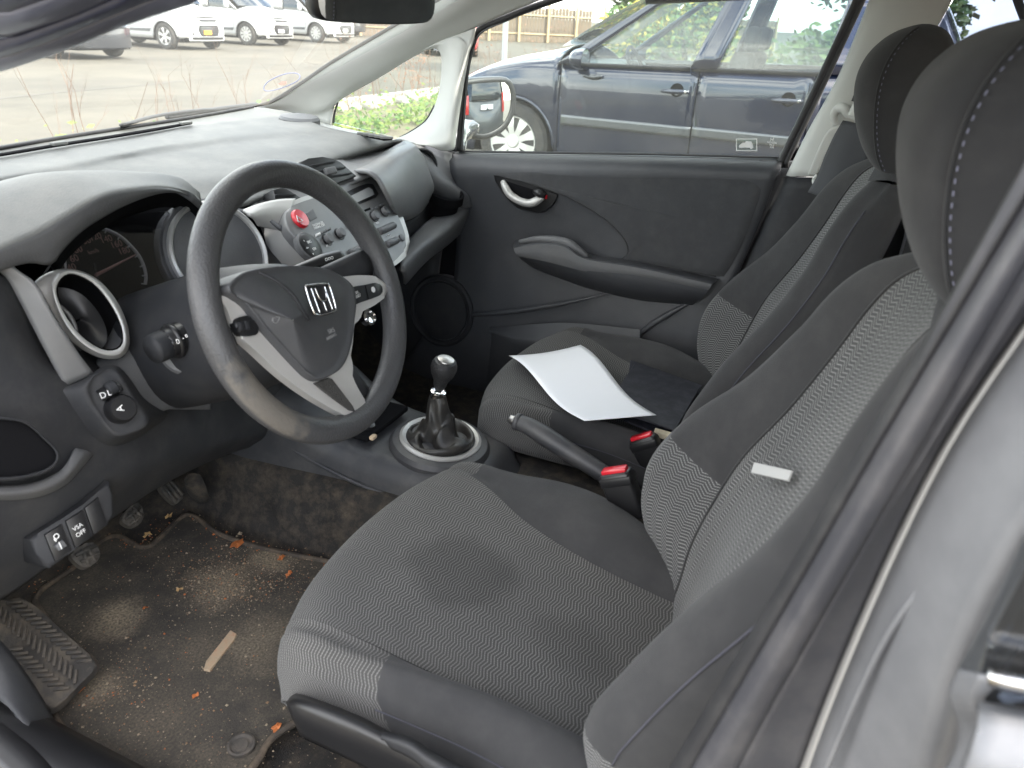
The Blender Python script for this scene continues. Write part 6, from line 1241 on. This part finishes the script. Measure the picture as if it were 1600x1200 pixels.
# ================================================================== leaf litter on the floor
M['leaf1'] = mat('orange_leaf', (.42, .13, .035), .7, vary=.3, vscale=90); M['leaf2'] = mat('tan_leaf', (.45, .29, .12), .7, vary=.3, vscale=90)
def leaf(u, v, s, m, label, seed):
    rn_ = random.Random(seed); c = U(u, v, z=MZ+.004); pts = []; n = 11
    for i in range(n):
        q = 2*math.pi*i/n; r = s*(.55+.6*rn_.random()); pts.append(c+Vector((r*math.cos(q), r*math.sin(q)*.7, rn_.uniform(0, .006))))
    V_ = [c+Vector((0, 0, .004))]+pts; o = mk('fallen_leaf', V_, [(0, i+1, (i+1) % n+1) for i in range(n)], m, None, False, None, c)
    md = o.modifiers.new('s', 'SOLIDIFY'); md.thickness = .0006
    return tag(o, label, 'leaf', 'dead leaves on the driver floor')
for i, (u, v, s, k, lb) in enumerate(((371, 851, .016, 1, 'crumpled orange leaf lying across the mat binding, largest of the leaves'), (231, 836, .010, 2, 'tan leaf caught in the notch of the mat edge below the pedals'), (264, 808, .009, 2, 'tan leaf below the accelerator pedal'), (440, 872, .009, 1, 'small orange leaf on the mat edge near the seat'), (281, 922, .007, 2, 'small tan leaf in the middle of the mat'), (452, 898, .007, 1, 'orange leaf scrap on the mat close to the seat front'), (305, 1089, .006, 1, 'small brown leaf scrap near the mat fixing ring'), (226, 951, .006, 1, 'small brown leaf scrap left of the mat centre'), (122, 1080, .014, 1, 'orange leaf at the foot rest corner'), (432, 1138, .010, 1, 'brown leaf by the seat rail'))):
    leaf(u, v, s, M['leaf1'] if k == 1 else M['leaf2'], lb, i)
V_, F_, fm_ = [], [], []; rg = random.Random(3)
def crumb(p, s, mi):
    q = len(V_); a = rg.uniform(0, 6.28)
    for k in range(4): V_.append(p+Vector((s*math.cos(a+k*1.57)*rg.uniform(.5, 1), s*math.sin(a+k*1.57)*rg.uniform(.4, 1), 0)))
    V_.append(p+Vector((0, 0, s*.7)))
    for k in range(4): F_.append((q+k, q+(k+1) % 4, q+4)); fm_.append(mi)
for i in range(4200):
    k = rg.random()
    if k < .34: u, v = rg.gauss(400, 60), rg.gauss(895, 28)
    elif k < .5: u, v = rg.gauss(335, 45), rg.gauss(915, 28)
    elif k < .6: u, v = rg.gauss(170, 45), rg.gauss(1075, 40)
    else: u, v = rg.uniform(90, 540), rg.uniform(815, 1200)
    p = U(u, v, z=MZ+.0005)
    if p.y > .93 or p.x > -.2 or p.x < -.68: continue
    s = min(.004, .0007*math.exp(rg.gauss(.25, .55))); crumb(p, s, rg.choice((0, 0, 0, 0, 0, 0, 1, 1, 1, 2)))
for i in range(900):       # debris swept against the binding and the bare carpet in front of it
    k = rg.randrange(0, 62); p = mpts[k].lerp(mpts[k+1], rg.random())+Vector((rg.gauss(0, .012), abs(rg.gauss(0, .02)), .002)); p.z = MZ-.012 if rg.random() < .6 else MZ+.002
    if p.x > -.19: continue
    crumb(p, .0008*math.exp(rg.gauss(.5, .6)), rg.choice((0, 1, 2, 2)))
o = mk('floor_grit', V_, F_, None, None, False, None, mcn, [mat('sand_grain', (.27, .215, .15), .9), mat('brown_grit', (.22, .14, .08), .9), mat('orange_grit', (.36, .12, .04), .9)], fm_)
tag(o, 'sand and leaf crumbs scattered over the driver floor mat', 'grit', kind='stuff')
# specks of lint on the cushion
V_, F_, fm_ = [], [], []
for a, b, z in ((825, 832, .580), (683, 872, .583), (640, 925, .588), (760, 720, .58), (870, 780, .595)): crumb(U(a, b, z=z), .002, 0)
# ================================================================== outside, beyond the windows
M['twig'] = mat('dry_twig', (.16, .10, .07), .9); M['redtwig'] = mat('rusty_twig', (.22, .12, .08), .9)
M['leafg'] = mat('fresh_leaf', (.13, .18, .03), .6, vary=.3, vscale=30); M['leafd'] = mat('green_leaf', (.06, .12, .02), .6, vary=.3, vscale=30); M['leafy'] = mat('yellow_leaf', (.42, .33, .04), .7, vary=.3, vscale=20)
M['bark'] = mat('bark', (.09, .07, .05), .9, bump=.5, bscale=40)
M['blossom'] = mat('pale_stone', (.40, .37, .32), .9, vary=.15, vscale=4)
def twigplant(x, y, h, n, m, label, nm='dry_shrub', leaves=0, lm=None, group='dry shrubs in the planting strip', spread=.3, seed=0):
    rg = random.Random(seed); T = empty(nm, (x, y, .03), label, 'shrub', group); V_, F_ = [], []
    def br(p, d, l, r, dep):
        steps = 4; a = p
        for i in range(steps):
            d = (d+Vector((rg.gauss(0, .16), rg.gauss(0, .16), rg.gauss(.04, .08)))).normalized(); b = a+d*(l/steps); q = len(V_)
            e1 = d.orthogonal().normalized(); e2 = d.cross(e1); r2 = r*.8
            for c, rr in ((a, r), (b, r2)):
                for k in range(3): V_.append(c+e1*(rr*math.cos(k*2.094))+e2*(rr*math.sin(k*2.094)))
            for k in range(3): F_.append((q+k, q+(k+1) % 3, q+3+(k+1) % 3, q+3+k))
            a = b; r = r2
            if dep and rg.random() < .55: br(a, (d+Vector((rg.gauss(0, .6), rg.gauss(0, .6), .25))).normalized(), l*.45, r*.7, dep-1)
            if leaves and dep < 2: tips.append(a)
    tips = []
    for i in range(n): br(Vector((x+rg.gauss(0, spread*.3), y+rg.gauss(0, spread*.3), .0)), Vector((rg.gauss(0, .25), rg.gauss(0, .25), 1)).normalized(), h*rg.uniform(.6, 1), .0045, 2)
    mk('stems', V_, F_, m, T, False)
    if leaves:
        V2, F2 = [], []
        for i in range(leaves):
            p = rg.choice(tips)+Vector((rg.gauss(0, .05), rg.gauss(0, .05), rg.gauss(0, .04))); s = rg.uniform(.012, .03); q = len(V2)
            e1 = Vector((rg.gauss(0, 1), rg.gauss(0, 1), rg.gauss(0, .5))).normalized(); e2 = e1.orthogonal().normalized()
            V2 += [p-e1*s, p+e2*s*.5, p+e1*s, p-e2*s*.5]; F2.append((q, q+1, q+2, q+3))
        mk('leaves', V2, F2, lm or m, T, False)
    return T
spots = [((3.1, 5.2), .95, 5, 'leftmost bare twigs seen low in the windscreen'), ((4.15, 5.5), .8, 4, 'bare twigs left of the windscreen middle'), ((4.75, 5.7), .7, 3, 'thin bare twig in the windscreen middle'), ((5.35, 5.65), .95, 4, 'bare forked twigs right of the windscreen middle'), ((6.3, 5.5), .9, 4, 'bare twigs near the round windscreen sticker')]
for i, ((x, y), h, n, lb) in enumerate(spots): twigplant(x, y, h, n, M['twig'], lb, seed=10+i)
qs = [(620, 150, 'rust leaved shrub in the middle of the quarter window', 1), (655, 150, 'tall twiggy shrub at the right of the quarter window', 0), (590, 165, 'thin bare shrub at the left of the quarter window', 0), (670, 155, 'bare stems against the quarter window rear edge', 0), (560, 175, 'low bare stems at the quarter window lower corner', 0)]
for i, (u, v, lb, k) in enumerate(qs):
    p = U(u, v+8, z=.02); twigplant(p.x, min(p.y, 6.2), 1.0, 6, M['redtwig'] if k else M['twig'], lb, leaves=160 if k else 30, lm=M['redtwig'], seed=40+i)
for i, (u, v, lb) in enumerate(((805, 95, 'bare shrub between the grey post and the blue car bonnet'), (850, 85, 'bare shrub above the blue car bonnet'), (880, 75, 'bare shrub nearest the blue car mirror'), (765, 110, 'bare shrub left of the grey post'))):
    D = U(u, v, y=5.6); twigplant(D.x, 5.6, 1.15, 7, M['twig'], lb, leaves=40, lm=M['redtwig'], seed=60+i)
# green ground cover in the strip
V_, F_, fm_ = [], [], []; rg = random.Random(9)
for i in range(9000):
    x = rg.uniform(3.0, 15); y = 4.6+abs(rg.gauss(0, .75))
    if y > 6.3: continue
    clump = math.sin(x*2.3)+math.sin(x*5.1+1)+math.sin(y*4+x)
    if clump < -.3+rg.gauss(0, .6): continue
    p = Vector((x, y, .03+abs(rg.gauss(0, .09)))); s = rg.uniform(.02, .05); q = len(V_)
    e1 = Vector((rg.gauss(0, 1), rg.gauss(0, 1), rg.gauss(0, .8))).normalized(); e2 = e1.orthogonal().normalized()
    V_ += [p-e1*s, p+e2*s*.5, p+e1*s, p-e2*s*.5]; F_.append((q, q+1, q+2, q+3)); fm_.append(0 if rg.random() < .65 else 1)
o = mk('ground_cover', V_, F_, None, None, False, None, (9, 5.3, 0), [M['leafg'], M['leafd']], fm_); tag(o, 'low green weeds covering the planting strip', 'weeds', kind='stuff')
# pale stones edging the bed
stn = None
for i in range(34):
    x = 5+i*.29; p = (x, 6.05+random.uniform(-.08, .08), .06)
    if stn is None:
        bm = bmesh.new(); bmesh.ops.create_icosphere(bm, subdivisions=2, radius=.14)
        for v in bm.verts: v.co *= 1+random.uniform(-.14, .14); v.co.z *= .7
        stn = finish(bm, 'edging_stone', M['blossom'], None, True, (0, 0, 0)); s_ = stn
    else: s_ = stn.copy(); COL.objects.link(s_)
    s_.location = p; s_.rotation_euler = (0, 0, random.uniform(0, 6)); k = random.uniform(.7, 1.2); s_.scale = (k*1.2, k*.8, k)
    tag(s_, 'pale rounded stone in the row along the planting strip', 'stone', 'row of pale edging stones')
# grey post
pt = U(788, 91, y=5.25); PO = empty('signpost', (pt.x, 5.25, 0), 'galvanised grey post standing beyond the blue car bonnet', 'post')
tube('pole', [(pt.x, 5.25, 0), (pt.x, 5.25, 3.2)], .045, M['steel'] if False else mat('galvanised', (.42, .44, .45), .5, metal=.5), PO, 14, 8)
lathe('pole_cap', (pt.x, 5.25, 3.2), (0, 0, 1), [(.048, 0), (.048, .02), (.001, .03)], M['dark'], PO, 16)
# wooden fence and shed line at the far side
M['wood'] = mat('weathered_boards', (.16, .12, .085), .85, vary=.3, vscale=3, bump=.3, bscale=12); M['postw'] = mat('pale_posts', (.45, .34, .2), .8)
FN = empty('board_fence', (44, 24, 0), 'weathered brown board fence with pale posts on the far side of the yard', 'fence')
fpr = None; bpr = None
A0, A1 = Vector((30.0, 27.0, 0)), Vector((52, 6, 0)); dv = (A1-A0); nF = 150; dn = dv.normalized(); fang = math.atan2(dn.y, dn.x)
Rf = Matrix.Rotation(fang, 3, 'Z')
for i in range(nF):
    c = A0+dv*((i+.5)/nF)
    if 88 <= i <= 97: continue
    if bpr is None: bpr = rbox('board', c+Vector((0, 0, .85)), (dv.length/nF*.9, .03, 1.7), M['wood'], FN, .004, 1, Rf); bpr['c'] = tuple(c)
    else: o = bpr.copy(); COL.objects.link(o); o.location = c-Vector(bpr['c'])+Vector((0, 0, random.uniform(-.05, .03)))
for i in range(19):
    c = A0+dv*(i/18)-Vector((-dn.y, dn.x, 0))*.08
    if fpr is None: fpr = rbox('fence_post', c+Vector((0, 0, .95)), (.12, .12, 1.9), M['postw'], FN, .01, 1, Rf); fpr['c'] = tuple(c)
    else: o = fpr.copy(); COL.objects.link(o); o.location = c-Vector(fpr['c'])
for z in (.4, 1.3): tube('fence_rail', [A0+Vector((0, 0, z))-Vector((-dn.y, dn.x, 0))*.03, A1+Vector((0, 0, z))-Vector((-dn.y, dn.x, 0))*.03], .04, M['postw'], FN, 6, 3)
g0 = A0+dv*(93/nF)
GT = empty('yellow_cabinet', g0+Vector((0, 0, 0)), 'yellow and white cabinet standing in the gap of the far fence', 'cabinet')
rbox('box', g0+Vector((.2, -.3, .7)), (.9, .8, 1.4), mat('yellow_panel', (.8, .42, .02), .5), GT, .03); 
for i in range(5): rbox('louvre', g0+Vector((.75, .2-1.05, .3+i*.24)), (.9, .03, .1), M['vwhite'], GT, .01)
def bush(nm, c, rx, rz, n, label, lm, seed, trunk=True, leaf=.09, cat='bush', group=None, lobes=7):
    rg = random.Random(seed); c = Vector(c); T = empty(nm, (c.x, c.y, 0), label, cat, group); V_, F_, fm_ = [], [], []
    cs = [(c+Vector((rg.uniform(-1, 1)*rx*.6, rg.uniform(-1, 1)*rx*.6, rz*(.75+rg.uniform(-.5, .55)))), rg.uniform(.35, .6)) for _ in range(lobes)]
    for i in range(n):
        a, k = rg.choice(cs); d = Vector((rg.gauss(0, 1), rg.gauss(0, 1), rg.gauss(0, 1))).normalized()*(rg.random()**.4); p = a+Vector((d.x*rx*k, d.y*rx*k, d.z*rz*k*.9))
        if p.z < .05: continue
        s = leaf*rg.uniform(.5, 1.2); q = len(V_); e1 = Vector((rg.gauss(0, 1), rg.gauss(0, 1), rg.gauss(0, .7))).normalized(); e2 = e1.orthogonal().normalized()
        V_ += [p-e1*s, p+e2*s*.6, p+e1*s, p-e2*s*.6]; F_.append((q, q+1, q+2, q+3)); fm_.append(rg.randrange(len(lm)))
    o = mk('crown', V_, F_, None, T, False, None, None, lm, fm_)
    for i in range(5): tube('trunk' if i == 0 else 'limb', [(c.x, c.y, 0), (c.x+rg.uniform(-.1, .1)*rx, c.y+rg.uniform(-.1, .1)*rx, rz*.5), cs[i % lobes][0]], [.06+rz*.02, .04+rz*.01, .015], M['bark'], T, 7, 10)
    return T
bush('yellow_bush', (37, 8.2, 0), 1.3, 1.2, 2600, 'yellow flowering bush above the blue car roof line', [M['leafy'], M['leafg']], 5, leaf=.10)
bush('leafy_bush', (10.6, 2.3, 0), 1.5, 1.15, 5000, 'leafy green bush seen through the blue car front windows', [M['leafg'], M['leafd'], M['leafy']], 11, leaf=.06)
bush('leafy_bush', (10.2, -.4, 0), 1.5, 1.25, 6000, 'bright green bush seen through the blue car rear side window', [M['leafg'], M['leafg'], M['leafd']], 12, leaf=.06)
bush('leafy_bush', (10.5, -3.2, 0), 1.6, 1.3, 5000, 'green bush beyond the tail of the blue car', [M['leafg'], M['leafd']], 13, leaf=.06)
for i, (x, y, h) in enumerate(((-9, -14, 7), (3, -18, 8), (14, -16, 7), (22, -8, 7.5))): bush('broad_tree', (x, y, h*.25), h*.38, h*.62, 5000, ('tree behind the photographer, off to the left rear', 'tree behind the car, straight back', 'tree behind the car to the right', 'tree beyond the blue car tail')[i], [M['leafd'], M['leafg']], 20+i, leaf=.2, cat='tree', group='trees round the yard', lobes=12)
for i, (x, y, h) in enumerate(((15.5, -4.0, 4.6), (16.5, .2, 5.0), (17.5, 4.2, 4.4))): bush('broad_tree', (x, y, h*.2), h*.42, h*.62, 7000, ('young tree seen through the blue car rear window', 'young tree seen behind the blue car door pillar', 'young tree seen through the blue car windscreen')[i], [M['leafd'], M['leafg']], 33+i, leaf=.13, cat='tree', group='trees beyond the blue car', lobes=12)
# grey people carrier behind, seen only in the mirrors
mpv = van(paint=M['greyp'], lip=M['greyp'], glass=M['vglass'], spokes=8)
mv, mh, *_ = vehicle('people_carrier', (2.85, -6.5, 0), math.radians(184), 'grey people carrier reflected in the passenger door mirror', 'car', mpv)
for s in (-1, 1):
    prism('tail_lamp', [(s*.845, -2.42, .75), (s*.74, -2.50, .75), (s*.72, -2.50, 1.25), (s*.84, -2.42, 1.25)], .03, M['tail'], mv, .006, 2, nrm=(s*.4, -1, 0))
    prism('tail_lamp', [(s*.90, -2.25, .78), (s*.86, -2.42, .76), (s*.85, -2.42, 1.22), (s*.885, -2.25, 1.2)], .03, M['tail'], mv, .006, 2, nrm=(s, -.2, 0))
pt_ = prism('number_plate', [(-.26, -2.60, .86), (.26, -2.60, .86), (.26, -2.60, .98), (-.26, -2.60, .98)], .12, M['plateW'], mv, .004, 1, nrm=(0, -1, 0)); text('plate_number', '101', (0, -2.603, .92), (1, 0, 0), (0, 0, 1), .12, M['black'], pt_)
prism('tailgate_glass', [(-.62, -2.55, 1.12), (.62, -2.55, 1.12), (.56, -2.52, 1.62), (-.56, -2.52, 1.62)], .03, M['vglass'], mv, .01, 2, nrm=(0, -1, 0))
# round sticker low on the windscreen by the passenger pillar
stk_c = [(412, 137), (420, 127), (438, 118), (456, 114), (468, 117), (466, 125), (452, 133), (432, 140), (416, 142)]
ts = [U(a, b, x=.60-.0009*(a-412)*-.2) for a, b in stk_c]
sk = tube('windscreen_sticker', crom(ts, 40, True), .0016, mat('blue_ring_print', (.16, .17, .28), .6), None, 6, 60, True); tag(sk, 'round blue edged sticker low on the windscreen beside the pillar', 'sticker')
prism('sticker_emblem', [U(a, b, x=.60) for a, b in ((434, 131), (440, 127), (447, 127), (448, 131), (440, 134))], .001, mat('sticker_print', (.35, .2, .15), .6), sk, 0)
# --- tidy: drop helper props
for o in bpy.data.objects:
    for k in ('_local', 'c'):
        if k in o: del o[k]

# lettering becomes plain mesh
dg = bpy.context.evaluated_depsgraph_get()
for o in [o for o in bpy.data.objects if o.type == 'FONT']:
    me = bpy.data.meshes.new_from_object(o.evaluated_get(dg)); me.materials.clear(); me.materials.append(o.data.materials[0])
    n = bpy.data.objects.new('tmp', me); COL.objects.link(n); n.parent = o.parent; n.matrix_local = o.matrix_local.copy()
    nm = o.name; bpy.data.objects.remove(o); n.name = nm
